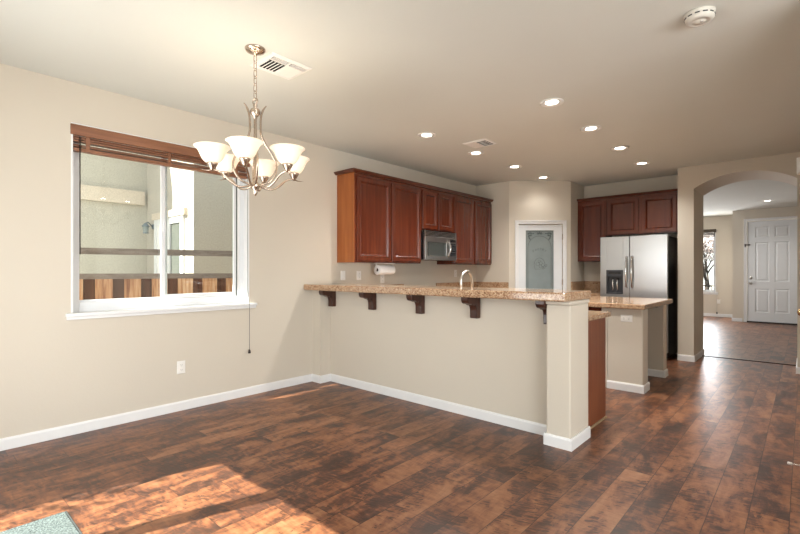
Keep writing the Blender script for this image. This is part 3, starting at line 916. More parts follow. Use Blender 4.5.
pc = base_cab('base_cabinet', (-2.45, 3.8, 0), 'red-brown base cabinet behind the breakfast bar post', -3.58, -1.305, 3.475, 4.118, '+y', 4)
MB().box(-1.305, -1.287, 3.535, 4.098, 0.0, 0.872).build('end_panel', M['endpanel'], pc)['label'] = 'lighter red-brown veneer end panel'
MB().box(-1.287, -1.276, 3.55, 4.098, 0.0, 0.014).build('shoe_strip', M['gold'], pc)['label'] = 'pale wooden shoe strip at floor'
base_cab('base_cabinet', (-3.9, 4.1, 0), 'red-brown base cabinet under counter near the two wall outlets', XL + 0.01, -3.61, 3.48, 4.75, '+x', 2)
base_cab('base_cabinet', (-3.9, 6.1, 0), 'red-brown base cabinet between the range and pantry corner', XL + 0.01, -3.61, 5.53, 6.67, '+x', 2)
base_cab('base_cabinet', (-2.6, 7.6, 0), 'red-brown base cabinet left of the refrigerator', -2.845, -2.375, 7.33, YF - 0.01, '-y', 1)
base_cab('base_cabinet', (-2.15, 5.7, 0), 'red-brown base cabinet of the kitchen island', -2.7, -1.665, 5.17, 6.22, '-y', 2)

# ------------------------------------------------------------------ countertops
tag(MB().box(XL + 0.001, -1.232, 3.06, 3.59, BARZ, 1.119).build('bar_countertop', M['granite'], bevel=0.012, seg=3), 'long speckled tan granite top of the raised breakfast bar', 'countertop')
tag(MB().box(-3.605, -1.262, 3.475, 4.165, 0.872, 0.915).build('kitchen_countertop', M['granite'], bevel=0.008, seg=3), 'lower granite countertop poking out behind the breakfast bar post', 'countertop')
t = thing('kitchen_countertop', (-3.9, 4.1, 0.872), 'granite countertop along window wall, near the paper towels', 'countertop')
MB().box(XL + 0.001, -3.61, 3.475, 4.758, 0.872, 0.915).build('slab', M['granite'], t, bevel=0.008)
MB().box(XL + 0.001, XL + 0.022, 3.60, 4.758, 0.915, 1.085).build('backsplash', M['granite'], t, bevel=0.003)
t = thing('kitchen_countertop', (-3.9, 6.1, 0.872), 'granite countertop with low backsplash in corner right of microwave', 'countertop')
MB().box(XL + 0.001, -3.61, 5.522, YB - 0.001, 0.872, 0.915).build('slab', M['granite'], t, bevel=0.008)
MB().box(XL + 0.001, XL + 0.022, 5.522, YB - 0.001, 0.915, 1.085).box(XL + 0.022, -3.612, YB - 0.022, YB - 0.001, 0.915, 1.085).build('backsplash', M['granite'], t, bevel=0.003)
t = thing('kitchen_countertop', (-2.6, 7.6, 0.872), 'small granite countertop with backsplash beside the refrigerator', 'countertop')
MB().box(-2.850, -2.365, 7.30, YF - 0.001, 0.872, 0.915).build('slab', M['granite'], t, bevel=0.008)
MB().box(-2.850, -2.365, YF - 0.022, YF - 0.001, 0.915, 1.095).box(-2.850, -2.829, 7.345, YF - 0.022, 0.915, 1.095).build('backsplash', M['granite'], t, bevel=0.003)
tag(MB().box(-2.75, -1.215, 5.085, 6.40, IZ, 0.925).build('island_countertop', M['granite'], bevel=0.010, seg=3), 'granite top of the kitchen island', 'countertop')
tag(MB().box(-1.58, -1.235, 5.70, 5.74, IZ - 0.012, IZ).box(-1.60, -1.588, 5.70, 5.74, 0.62, IZ).build('shelf_bracket', M['bronze']), 'dark metal bracket under island overhang in knee space', 'bracket')

# corbels under the bar
prof = [(0, 0), (0, -0.19), (0.054, -0.19), (0.058, -0.184), (0.058, -0.118), (0.064, -0.095), (0.078, -0.078), (0.096, -0.072), (0.110, -0.076), (0.122, -0.068), (0.140, -0.062), (0.168, -0.060), (0.184, -0.050), (0.193, -0.030), (0.195, 0)]
CW = 0.07
corb_labels = ['dark wooden corbel under bar beside the window wall pilaster', 'dark wooden corbel under bar, second from the window wall', 'dark wooden corbel under bar, middle of the five', 'dark wooden corbel under bar, second from the end post', 'dark wooden corbel tucked against the bar end post']
first = None
for i, xr in enumerate((-3.985, -3.33, -2.683, -2.072, -1.413)):
    if first is None:
        first = thing('corbel', (xr, 3.335, BARZ), corb_labels[0], 'corbel', 'corbels under the breakfast bar')
        MB().prism([(a, b) for a, b in prof], (xr - CW, 3.335, BARZ), (0, -1, 0), (0, 0, 1), (1, 0, 0), CW).build('bracket', M['corbel'], first, bevel=0.004)
        MB().box(xr - CW + 0.018, xr - 0.018, 3.335 - 0.052, 3.335 - 0.046, BARZ - 0.188, BARZ - 0.10).build('tenon', M['corbel'], first)
    else:
        dup(first, (xr, 3.335, BARZ), corb_labels[i])

# ------------------------------------------------------------------ microwave
mw = thing('microwave', (-4.03, 5.16, 1.42), 'stainless microwave mounted under the short wall cabinet', 'microwave')
MX = -3.865
MB().box(XL + 0.001, MX - 0.02, 4.798, 5.542, 1.425, 1.836).build('body', M['black'], mw, bevel=0.004)
gr = MB().box(MX - 0.02, MX - 0.004, 4.798, 5.542, 1.752, 1.836).build('vent_opening', M['black'], mw)
mb = MB().box(MX - 0.02, MX + 0.004, 4.798, 4.812, 1.752, 1.836).box(MX - 0.02, MX + 0.004, 5.528, 5.542, 1.752, 1.836)
for k in range(4):
    z = 1.764 + k * 0.018
    mb.obox((MX, 4.81, z), (0, 1, 0), (0.35, 0, 0.9), (0.9, 0, -0.35), 0, 0.72, 0, 0.0075, 0, 0.004)
mb.build('grille', M['steel'], gr)
md = MB()
y0, y1, z0, z1 = 4.798, 5.352, 1.425, 1.750
gy0, gy1, gz0, gz1 = 4.852, 5.285, 1.482, 1.672
md.box(MX - 0.02, MX + 0.012, y0, gy0, z0, z1).box(MX - 0.02, MX + 0.012, gy1, y1, z0, z1).box(MX - 0.02, MX + 0.012, gy0, gy1, z0, gz0).box(MX - 0.02, MX + 0.012, gy0, gy1, gz1, z1)
md = md.build('door', M['steel'], mw, bevel=0.004)
MB().box(MX - 0.018, MX + 0.004, gy0, gy1, gz0, gz1).build('window', M['mwglass'], md)
hp = [(MX + 0.010, 5.325, 1.472)] + [(MX + 0.012 + 0.045 * math.sin(PI * k / 10), 5.325, 1.48 + 0.22 * k / 10) for k in range(1, 10)] + [(MX + 0.010, 5.325, 1.708)]
MB().tube(hp, 0.012, 10).build('handle', M['chrome'], md)
cp = MB().box(MX - 0.02, MX + 0.010, 5.355, 5.542, 1.425, 1.750).build('control_panel', M['steel'], mw, bevel=0.003)
MB().box(MX + 0.010, MX + 0.012, 5.378, 5.522, 1.690, 1.725).build('display', M['black'], cp)
MB().box(MX + 0.010, MX + 0.0115, 5.378, 5.522, 1.485, 1.672).build('keypad', M['black'], cp)
mb = MB()
for r in range(5):
    for c in range(3):
        mb.box(MX + 0.0115, MX + 0.0125, 5.390 + c * 0.044, 5.420 + c * 0.044, 1.498 + r * 0.034, 1.518 + r * 0.034)
mb.build('buttons', M['dark'], cp)

# range below it
rg = thing('kitchen_range', (-3.9, 5.14, 0), 'black and stainless range below the microwave', 'range')
MB().box(XL + 0.01, -3.60, 4.765, 5.515, 0.02, 0.905).build('body', M['steel'], rg, bevel=0.004)
ct = MB().box(XL + 0.01, -3.59, 4.765, 5.515, 0.905, 0.922).build('cooktop', M['black'], rg, bevel=0.003)
MB().box(-3.60, -3.575, 4.78, 5.50, 0.2, 0.74).build('oven_door', M['steel'], rg, bevel=0.004)
MB().tube([(-3.575, 4.84, 0.70), (-3.54, 4.85, 0.70), (-3.54, 5.43, 0.70), (-3.575, 5.44, 0.70)], 0.012, 8).build('handle', M['chrome'], rg)
for k in range(4):
    MB().lathe([(0, 0), (0.02, 0), (0.018, 0.025), (0, 0.027)], (-3.60, 4.87 + k * 0.18, 0.83), 14, 'x').build('knob', M['black'], rg)
for bx_, by_ in ((-4.05, 4.95), (-4.05, 5.33), (-3.77, 4.95), (-3.77, 5.33)):
    MB().lathe([(0, 0), (0.085, 0), (0.085, 0.003), (0, 0.003)], (bx_, by_, 0.922), 20).build('burner', M['dark'], ct)

# ------------------------------------------------------------------ refrigerator
rf = thing('refrigerator', (-1.89, 7.55, 0), 'stainless side-by-side refrigerator with water dispenser', 'refrigerator')
RX0, RX1, RYF, RZT = -2.34, -1.435, 7.205, 1.785
MB().box(RX0 + 0.004, RX1 - 0.004, RYF + 0.065, 7.93, 0.03, RZT - 0.015).build('cabinet', M['black'], rf, bevel=0.006)
XS = -1.926
# left door with the dispenser recess
qx0, qx1, qz0, qz1 = -2.252, -2.015, 0.925, 1.285
mb = MB()
z0, z1 = 0.115, RZT
mb.box(RX0, qx0, RYF, RYF + 0.06, z0, z1).box(qx1, XS - 0.004, RYF, RYF + 0.06, z0, z1).box(qx0, qx1, RYF, RYF + 0.06, z0, qz0).box(qx0, qx1, RYF, RYF + 0.06, qz1, z1)
ld = mb.build('freezer_door', M['steel'], rf, bevel=0.003)
dp = MB().box(qx0, qx1, RYF - 0.004, RYF + 0.055, 1.19, qz1).box(qx0, qx0 + 0.016, RYF - 0.004, RYF + 0.055, qz0, 1.19).box(qx1 - 0.016, qx1, RYF - 0.004, RYF + 0.055, qz0, 1.19).box(qx0 + 0.016, qx1 - 0.016, RYF + 0.045, RYF + 0.055, qz0, 1.19).box(qx0 + 0.016, qx1 - 0.016, RYF - 0.004, RYF + 0.045, qz0, qz0 + 0.02).build('dispenser', M['dark'], ld)
MB().box(qx0 + 0.03, qx1 - 0.03, RYF - 0.006, RYF - 0.004, 1.225, 1.265).build('display', M['black'], dp)
mb = MB()
for px in (-2.165, -2.10):
    mb.tube([(px - 0.02, RYF + 0.04, 0.955), (px, RYF + 0.03, 1.0), (px - 0.006, RYF + 0.03, 1.10), (px, RYF + 0.035, 1.16)], 0.012, 8)
mb.build('paddle', M['chrome'], dp)
rd = MB().box(XS + 0.004, RX1, RYF, RYF + 0.06, z0, z1).build('fridge_door', M['steel'], rf, bevel=0.003)
for par, hx in ((ld, XS - 0.038), (rd, XS + 0.038)):
    pts = [(hx, RYF + 0.002, 1.025)] + [(hx, RYF - 0.028 - 0.022 * math.sin(PI * k / 10), 1.04 + 0.43 * k / 10) for k in range(11)] + [(hx, RYF + 0.002, 1.485)]
    MB().tube(pts, 0.015, 10).build('handle', M['chrome'], par)
mb = MB().box(RX0 + 0.01, RX1 - 0.01, RYF + 0.03, RYF + 0.06, 0.035, 0.105)
for k in range(5):
    mb.box(RX0 + 0.03, RX1 - 0.03, RYF + 0.022, RYF + 0.03, 0.042 + k * 0.012, 0.048 + k * 0.012)
mb.build('toe_grille', M['dark'], rf)
for fx_ in (RX0 + 0.06, RX1 - 0.06):
    MB().lathe([(0, 0), (0.025, 0), (0.02, 0.03), (0, 0.03)], (fx_, RYF + 0.12, 0), 14).build('foot', M['dark'], rf)
    MB().lathe([(0, 0), (0.025, 0), (0.02, 0.03), (0, 0.03)], (fx_, 7.85, 0), 14).build('foot', M['dark'], rf)
for hx in (RX0 + 0.04, RX1 - 0.04):
    MB().box(hx - 0.03, hx + 0.03, RYF + 0.03, RYF + 0.14, RZT - 0.015, RZT + 0.008).build('hinge_cover', M['dark'], rf, bevel=0.004)

# ------------------------------------------------------------------ faucet
fx_, fy_ = -2.52, 3.70
fc = thing('kitchen_faucet', (fx_, fy_, 0.915), 'brushed nickel gooseneck faucet rising behind the breakfast bar', 'faucet')
MB().lathe([(0, 0), (0.028, 0), (0.028, 0.012), (0.018, 0.03), (0.017, 0.09), (0.012, 0.10)], (fx_, fy_, 0.915), 18).build('base', M['satin'], fc)
sp_ = [(fx_, fy_, 1.0), (fx_, fy_, 1.16)] + [(fx_, fy_ + 0.10 - 0.10 * math.cos(PI * k / 14), 1.16 + 0.105 * math.sin(PI * k / 14)) for k in range(1, 15)] + [(fx_, fy_ + 0.20, 1.10)]
MB().tube(sp_, 0.0145, 12).build('spout', M['satin'], fc)
MB().lathe([(0.0, 0), (0.016, 0), (0.017, 0.06), (0.013, 0.07), (0, 0.07)], (fx_, fy_ + 0.20, 1.04), 16).build('spray_head', M['satin'], fc)
MB().tube([(fx_ + 0.017, fy_, 0.975), (fx_ + 0.05, fy_, 0.985), (fx_ + 0.085, fy_, 1.005)], [0.009, 0.007, 0.006], 10).build('lever', M['satin'], fc)

# ------------------------------------------------------------------ paper towels
py0, py1, pxc, pzc = 4.065, 4.345, -4.05, 1.284
hd = thing('paper_towel_holder', (pxc, 4.18, UZ0), 'white under-cabinet holder gripping the paper towels', 'paper towel holder')
MB().box(pxc - 0.03, pxc + 0.03, py0 - 0.03, py1 + 0.03, UZ0 - 0.008, UZ0).build('plate', M['white'], hd)
for yy in (py0 - 0.022, py1 + 0.012):
    MB().box(pxc - 0.006, pxc + 0.006, yy, yy + 0.008, pzc - 0.012, UZ0 - 0.008).build('arm', M['white'], hd, bevel=0.003)
MB().tube([(pxc, py0 - 0.020, pzc), (pxc, py1 + 0.02, pzc)], 0.007, 10).build('rod', M['bronze'], hd)
pr = thing('paper_towel_roll', (pxc, 4.18, pzc), 'white paper towel roll hanging beneath the orange-ended cabinet', 'paper towels')
MB().lathe([(0.021, py0), (0.060, py0), (0.062, py0 + 0.004), (0.062, py1 - 0.004), (0.060, py1), (0.021, py1)], (pxc, 0, pzc), 28, 'y').build('paper', M['paper'], pr)
MB().lathe([(0.021, py0 - 0.001), (0.021, py1 + 0.001), (0.0175, py1 + 0.001), (0.0175, py0 - 0.001), (0.021, py0 - 0.001)], (pxc, 0, pzc), 24, 'y').build('core', M['card'], pr)


# ------------------------------------------------------------------ outlets
def outlet(loc, rotz, label, switch=False, horiz=False):
    """plate in the local xz plane facing local -y"""
    t = thing('light_switch' if switch else 'wall_outlet', (0, 0, 0), label, 'switch' if switch else 'outlet', 'white wall plates')
    w, h = (0.115, 0.073) if horiz else (0.073, 0.115)
    pl = MB().nest((-w / 2, 0, -h / 2), (1, 0, 0), (0, 0, 1), (0, -1, 0), w, h, [(0, 0), (0, 0.003), (0.004, 0.006)]).build('plate', M['white'], t)
    if switch:
        MB().box(-0.017, 0.017, -0.0095, -0.006, -0.033, 0.033).build('rocker', M['white'], t, bevel=0.002)
    else:
        for s in (-1, 1):
            cx_, cz_ = (s * 0.024, 0) if horiz else (0, s * 0.022)
            r = MB().lathe([(0.0, -0.006), (0.015, -0.006), (0.0165, -0.008), (0.015, -0.0085), (0, -0.0085)], (cx_, 0, cz_), 18, 'y').build('receptacle', M['white'], t)
            mb = MB()
            for q in (-0.006, 0.006):
                if horiz:
                    mb.box(cx_ - 0.005, cx_ + 0.005, -0.0092, -0.0085, cz_ + q - 0.0013, cz_ + q + 0.0013)
                else:
                    mb.box(cx_ + q - 0.0013, cx_ + q + 0.0013, -0.0092, -0.0085, cz_ - 0.003, cz_ + 0.007)
            mb.box(cx_ - 0.002, cx_ + 0.002, -0.0092, -0.0085, cz_ - 0.0105, cz_ - 0.0065)
            mb.build('slots', M['slot'], r)
    t.location = loc
    t.rotation_euler = (0, 0, rotz)
    return t


EAST = PI / 2   # plate faces +x
o0 = outlet((XL, 1.715, 0.392), EAST, 'white outlet low on the wall under the dining window')
outlet((XL, 3.650, 1.215), EAST, 'white wall switch above bar end, nearest the window wall corner', switch=True)
dup(o0, (XL, 3.915, 1.213), 'white outlet left of the paper towel roll')
dup(o0, (XL, 4.345, 1.165), 'white outlet half hidden below the paper towel roll')
dup(o0, (XL, 6.05, 1.23), 'white outlet on kitchen wall beyond the microwave')
outlet((-1.405, 5.15, 0.768), 0, 'white sideways outlet on the island end wall', horiz=True)
dup(o0, (-1.78, YW, 0.42), 'white outlet under the entry window corner', 0)

# ------------------------------------------------------------------ ceiling fittings
can_labels = {
    (-1.64, 3.80): 'round recessed ceiling light, big one nearest the camera',
    (-1.64, 4.765): 'round recessed ceiling light, second back from the largest one',
    (-1.645, 5.76): 'round recessed ceiling light, third back from the largest one',
    (-1.655, 6.77): 'round recessed ceiling light closest to the refrigerator cabinets',
    (-3.04, 3.81): 'round recessed ceiling light above the bar, closest to the window',
    (-3.045, 4.80): 'round recessed ceiling light beside the kitchen ceiling vent',
    (-3.04, 5.79): 'round recessed ceiling light between the vent and pantry corner',
    (-3.06, 6.76): 'round recessed ceiling light right in front of pantry wall'}
first = None


def can(loc):
    t = thing('recessed_light', loc, '', 'ceiling light', 'recessed ceiling lights')
    x, y, z = loc
    MB().lathe([(0.055, -0.002), (0.066, -0.004), (0.078, -0.009), (0.090, -0.010), (0.099, -0.006), (0.101, 0.0), (0.055, 0.0), (0.055, -0.002)], loc, 32).build('trim_ring', M['white'], t)
    MB().lathe([(0.0, -0.0035), (0.045, -0.0035), (0.054, -0.002), (0.054, 0.0), (0, 0.0)], loc, 32).build('lens', M['canlens'], t)
    return t


for (x, y), lb in can_labels.items():
    if first is None:
        first = can((x, y, CZ)); first['label'] = lb
    else:
        dup(first, (x, y, CZ), lb)
    lamp('can_lamp', 'SPOT', (x, y, CZ - 0.02), CAN_W * (0.15 if y > 6.5 and x < -2 else 1), CAN_COL, (0, 0, -1), spot_size=math.radians(138), spot_blend=1.0, shadow_soft_size=0.07)
e = dup(first, (-0.60, 12.55, EZ), 'round recessed ceiling light in the entry before the front door')
lamp('entry_lamp', 'SPOT', (-0.60, 12.55, EZ - 0.02), 60, CAN_COL, (0, 0, -1), spot_size=math.radians(150), spot_blend=0.7, shadow_soft_size=0.07)

# ceiling vents
def vent(x, y, wx, wy, label, pairs):
    t = thing('ceiling_vent', (x, y, CZ), label, 'vent', 'ceiling vents')
    z = CZ
    MB().nest((x - wx / 2, y + wy / 2, z), (1, 0, 0), (0, -1, 0), (0, 0, -1), wx, wy, [(0, 0), (0, 0.004), (0.018, 0.011), (0.022, 0.011), (0.022, 0.009)]).build('frame', M['white'], t)
    for (a0, a1, b0, b1, n, horiz) in pairs:
        xa, xb = x - wx / 2 + a0 * wx, x - wx / 2 + a1 * wx
        ya, yb = y - wy / 2 + b0 * wy, y - wy / 2 + b1 * wy
        bk = MB().box(xa, xb, ya, yb, z - 0.0105, z - 0.0092).build('louver_opening', M['hollow'], t)
        mb = MB()
        for k in range(n + 1):
            if horiz:
                yy = ya + (yb - ya) * k / n
                mb.obox((xa, yy, z - 0.0105), (1, 0, 0), (0, 0.5, -0.86), (0, 0.86, 0.5), 0, xb - xa, 0.0, 0.005, -0.002, 0.002)
            else:
                xx = xa + (xb - xa) * k / n
                mb.obox((xx, ya, z - 0.0105), (0, 1, 0), (-0.5, 0, -0.86), (0.86, 0, -0.5), 0, yb - ya, 0.0, 0.005, -0.0015, 0.0015)
        mb.build('louvers', M['white'], bk)
    return t


vent(-2.80, 1.835, 0.29, 0.33, 'white louvered ceiling vent beside the chandelier chain', [(0.18, 0.68, 0.10, 0.50, 5, True), (0.76, 0.88, 0.10, 0.48, 3, False), (0.76, 0.88, 0.54, 0.92, 3, False)])
vent(-2.785, 4.465, 0.30, 0.26, 'white louvered ceiling vent above the breakfast bar', [(0.52, 0.92, 0.12, 0.88, 4, True)])

# smoke detector
sx, sy = -0.447, 3.05
sd = thing('smoke_detector', (sx, sy, CZ), 'round white smoke detector on ceiling at upper right', 'smoke detector')
MB().lathe([(0, 0), (0.078, 0), (0.078, -0.012), (0.074, -0.016)], (sx, sy, CZ), 36).build('base', M['aged'], sd)
MB().lathe([(0.074, -0.016), (0.072, -0.036), (0.064, -0.048), (0.048, -0.052), (0.045, -0.049), (0.030, -0.049), (0.027, -0.054), (0, -0.055)], (sx, sy, CZ), 36).build('cover', M['aged'], sd)
for k in range(12):
    a = 2 * PI * k / 12
    u_ = Vector((-math.sin(a), math.cos(a), 0)); n_ = Vector((math.cos(a), math.sin(a), 0))
    MB().obox(Vector((sx, sy, CZ - 0.025)) + n_ * 0.071, u_, (0, 0, 1), n_, -0.012, 0.012, -0.003, 0.003, 0, 0.004).build('vent_slot', M['dark'], sd)
MB().lathe([(0, -0.054), (0.008, -0.054), (0.008, -0.057), (0, -0.0575)], (sx + 0.012, sy - 0.01, CZ), 12).build('test_button', M['grey'], sd)

# ------------------------------------------------------------------ chandelier
HX, HY = -2.705, 1.573
ch = thing('chandelier', (HX, HY, 1.76), 'brushed nickel chandelier with six frosted bell shades on a chain', 'chandelier')
MB().lathe([(0, 0), (0.066, 0), (0.066, -0.006), (0.058, -0.018), (0.03, -0.030), (0.012, -0.034), (0.010, -0.045), (0, -0.046)], (HX, HY, CZ), 32).build('canopy', M['nickel'], ch)
nl = 6
zt, zb = CZ - 0.040, 2.405
pitch = (zt - zb) / nl
chain = None
for k in range(nl):
    zc = zt - (k + 0.5) * pitch
    hl = pitch / 2 + 0.007
    ang = 0.3 + (PI / 2 if k % 2 else 0)
    pts = []
    for j in range(16):
        a = 2 * PI * j / 16
        q = 0.0115 * math.cos(a); zz = hl * math.copysign(min(1, abs(math.sin(a)) * 1.35), math.sin(a))
        pts.append((HX + q * math.cos(ang), HY + q * math.sin(ang), zc + zz))
    MB().tube(pts, 0.003, 8, closed=True).build('chain_link', M['nickel'], ch)
MB().tube([(HX + 0.004 * math.sin(k * 0.5), HY + 0.004 * math.cos(k * 0.5), zt - k * (zt - zb) / 24) for k in range(25)], 0.0018, 5).build('power_cord', M['white'], ch)
MB().tube([(HX + 0.02 * math.cos(2 * PI * k / 20), HY + 0.006 * math.cos(2 * PI * k / 20), 2.392 + 0.022 * math.sin(2 * PI * k / 20)) for k in range(20)], 0.004, 8, closed=True).build('ring', M['nickel'], ch)
MB().lathe([(0, 2.378), (0.012, 2.376), (0.016, 2.362), (0.010, 2.352), (0.028, 2.340), (0.034, 2.326), (0.030, 2.305), (0.014, 2.290), (0.010, 2.270), (0.010, 1.90), (0.016, 1.88), (0.012, 1.862), (0.028, 1.850), (0.034, 1.836), (0.026, 1.818), (0.012, 1.800), (0.015, 1.788), (0.008, 1.772), (0, 1.765)], (HX, HY, 0), 20).build('column', M['nickel'], ch)


def smooth(pts, n=5):
    P = [Vector(p) for p in pts]
    out = []
    for i in range(len(P) - 1):
        a, b, c, d = P[max(0, i - 1)], P[i], P[i + 1], P[min(len(P) - 1, i + 2)]
        for k in range(n):
            t = k / n
            out.append(0.5 * ((2 * b) + (c - a) * t + (2 * a - 5 * b + 4 * c - d) * t * t + (3 * b - a - 3 * c + d) * t ** 3))
    out.append(P[-1])
    return out


va = math.atan2(HY, HX)   # direction from the camera to the fixture
for k in range(4):
    a = va + PI / 2 + 0.10 + k * PI / 2
    c_, s_ = math.cos(a), math.sin(a)
    rp = smooth([(r, 0, z) for r, z in [(0.072, 2.372), (0.052, 2.345), (0.038, 2.300), (0.034, 2.240), (0.038, 2.180), (0.064, 2.115), (0.106, 2.050), (0.136, 1.985), (0.130, 1.920), (0.090, 1.865), (0.030, 1.840)]], 4)
    n_ = len(rp)
    rad = [0.003 + 0.004 * min(1, i / 5) for i in range(n_)]
    MB().tube([(HX + p.x * c_, HY + p.x * s_, p.z) for p in rp], rad, 8).build('curved_rod', M['nickel'], ch)
AR = 0.268
for k in range(6):
    # first arm points at the camera, turned 13 degrees
    a = va + PI - math.radians(13) + k * PI / 3
    c_, s_ = math.cos(a), math.sin(a)
    ap = smooth([(0.028, 0, 1.836), (0.075, 0, 1.820), (0.120, 0, 1.822), (0.165, 0, 1.850), (0.205, 0, 1.888), (0.245, 0, 1.905), (AR, 0, 1.906), (0.303, 0, 1.898), (0.338, 0, 1.902)], 4)
    n_ = len(ap)
    rad = [0.0068 if i < n_ - 8 else max(0.001, 0.0068 * (n_ - 1 - i) / 8) for i in range(n_)]
    arm = MB().tube([(HX + p.x * c_, HY + p.x * s_, p.z) for p in ap], rad, 8).build('arm', M['nickel'], ch)
    cx_, cy_ = HX + AR * c_, HY + AR * s_
    MB().lathe([(0, 1.897), (0.008, 1.898), (0.014, 1.908), (0.022, 1.922), (0.032, 1.940), (0.034, 1.950), (0.028, 1.952), (0, 1.950)], (cx_, cy_, 0), 20).build('cup', M['nickel'], arm)
    so = [(0.030, 1.948), (0.042, 1.953), (0.055, 1.964), (0.066, 1.982), (0.075, 2.003), (0.085, 2.024), (0.097, 2.040), (0.110, 2.050)]
    si = [(r - 0.004, z + 0.003) for r, z in reversed(so)]
    MB().lathe(so + si, (cx_, cy_, 0), 32).build('shade', M['shade'], arm)
    MB().lathe([(0, 1.952), (0.014, 1.955), (0.014, 1.975), (0.022, 1.995), (0.024, 2.01), (0.016, 2.03), (0, 2.036)], (cx_, cy_, 0), 14).build('bulb', M['bulb'], arm)
    lamp('chandelier_bulb', 'POINT', (cx_, cy_, 2.05), BULB_W, BULB_COL, shadow_soft_size=0.03)

# ------------------------------------------------------------------ window blind
bl = thing('window_blind', (XL, 1.64, 2.42), 'raised reddish wooden blind under its valance on the dining window', 'window blind')
BY0, BY1 = WY0 + 0.014, WY1 - 0.014
MB().box(XL - 0.010, XL + 0.008, WY0 - 0.004, WY1 + 0.004, 2.332, 2.414).box(XL - 0.006, XL + 0.013, WY0 - 0.004, WY1 + 0.004, 2.398, 2.414).build('valance', M['blind'], bl, bevel=0.004)
MB().box(XL - 0.062, XL - 0.012, BY0, BY1, 2.345, 2.405).build('headrail', M['blind'], bl)
for k, zz in enumerate((2.324, 2.315, 2.306, 2.297, 2.288, 2.264, 2.251)):
    MB().obox((XL - 0.036, BY0, zz), (0, 1, 0), (1, 0, 0.05 * (-1) ** k), (0, 0, 1), 0.0, BY1 - BY0, -0.025, 0.025, -0.003, 0.003).build('slat', M['blind'], bl)
MB().box(XL - 0.062, XL - 0.010, BY0, BY1, 2.212, 2.238).build('bottom_rail', M['blind'], bl, bevel=0.003)
for yy in (1.0, 1.62, 2.26):
    MB().box(XL - 0.0095, XL - 0.0075, yy - 0.014, yy + 0.014, 2.215, 2.335).build('ladder_tape', M['blind'], bl)
MB().tube([(XL + 0.002, 0.945, 2.325), (XL + 0.002, 0.945, 1.40)], 0.0045, 8).build('tilt_wand', M['bronze'], bl)
cy2 = 2.372
cd = MB().tube([(XL + 0.004, cy2, 2.33), (XL + 0.004, cy2, 1.10), (XL + 0.02, cy2, 1.0), (XL + 0.042, cy2, 0.946), (XL + 0.042, cy2, 0.90), (XL + 0.042, cy2, 0.46)], 0.0026, 6).build('lift_cord', M['slot'], bl)
MB().lathe([(0.004, 0.475), (0.011, 0.462), (0.013, 0.445), (0.012, 0.436), (0, 0.436)], (XL + 0.042, cy2, 0), 14).build('tassel', M['bronze'], cd)
# blind in the entry window
eb = thing('window_blind', (-2.3, YW, 2.4), 'dark wooden blind bunched at top of the entry window', 'window blind')
MB().box(EX0 + 0.005, EX1 + 0.012, YW - 0.012, YW + 0.004, 2.35, 2.44).build('valance', M['dblind'], eb, bevel=0.003)
for k in range(5):
    MB().box(EX0 + 0.02, EX1 - 0.02, YW - 0.004, YW + 0.027, 2.334 - 0.017 * k, 2.347 - 0.017 * k).build('slat', M['dblind'], eb)
MB().box(EX0 + 0.02, EX1 - 0.02, YW - 0.004, YW + 0.027, 2.235, 2.258).build('bottom_rail', M['dblind'], eb)
cd = MB().tube([(EX1 + 0.035, YW - 0.048, 2.40), (EX1 + 0.035, YW - 0.048, 0.12)], 0.0035, 6).tube([(EX1 + 0.005, YW - 0.02, 2.40), (EX1 + 0.035, YW - 0.048, 2.40)], 0.004, 6).build('lift_cord', M['grey'], eb)
MB().lathe([(0.006, 0.14), (0.018, 0.11), (0.018, 0.085), (0, 0.08)], (EX1 + 0.035, YW - 0.048, 0), 14).build('tassel', M['bronze'], cd)

# ------------------------------------------------------------------ small things
dm = thing('door_mat', (-2.45, 0.28, 0), 'grey speckled door mat with dark edge on the plank floor', 'door mat')
MB().box(-2.895, -1.95, 0.0, 0.588, 0.0, 0.006).build('backing', M['mat_edge'], dm, bevel=0.002)
MB().box(-2.883, -1.962, 0.012, 0.576, 0.006, 0.012).build('pile', M['mat'], dm, bevel=0.002)
dc = thing('door_chime', (XR, 5.35, 2.13), 'small white door chime box high at right edge', 'door chime')
MB().box(XR - 0.05, XR, 5.30, 5.42, 2.135, 2.275).build('box', M['white'], dc, bevel=0.006)
MB().box(XR - 0.085, XR - 0.05, 5.305, 5.415, 2.135, 2.275).build('cover', M['white'], dc, bevel=0.008)
ds = thing('door_stop', (XR, 3.76, 0.05), 'white-tipped door stop just above floor at right edge', 'door stop')
MB().lathe([(0, 0), (0.012, 0), (0.012, 0.006), (0.004, 0.01)], (XR - 0.014, 3.76, 0.055), 12, (Vector((0, 1, 0)), Vector((0, 0, 1)), Vector((-1, 0, 0)))).build('base', M['white'], ds)
mb = MB()
mb.tube([(XR - 0.020 - 0.072 * k / 60, 3.76 + 0.005 * math.cos(k * 0.9), 0.055 + 0.005 * math.sin(k * 0.9)) for k in range(61)], 0.0016, 5)
mb.build('spring', M['chrome'], ds)
MB().lathe([(0, 0), (0.008, 0), (0.009, 0.02), (0.005, 0.024), (0, 0.024)], (XR - 0.09, 3.76, 0.055), 12, (Vector((0, 1, 0)), Vector((0, 0, 1)), Vector((-1, 0, 0)))).build('tip', M['white'], ds)

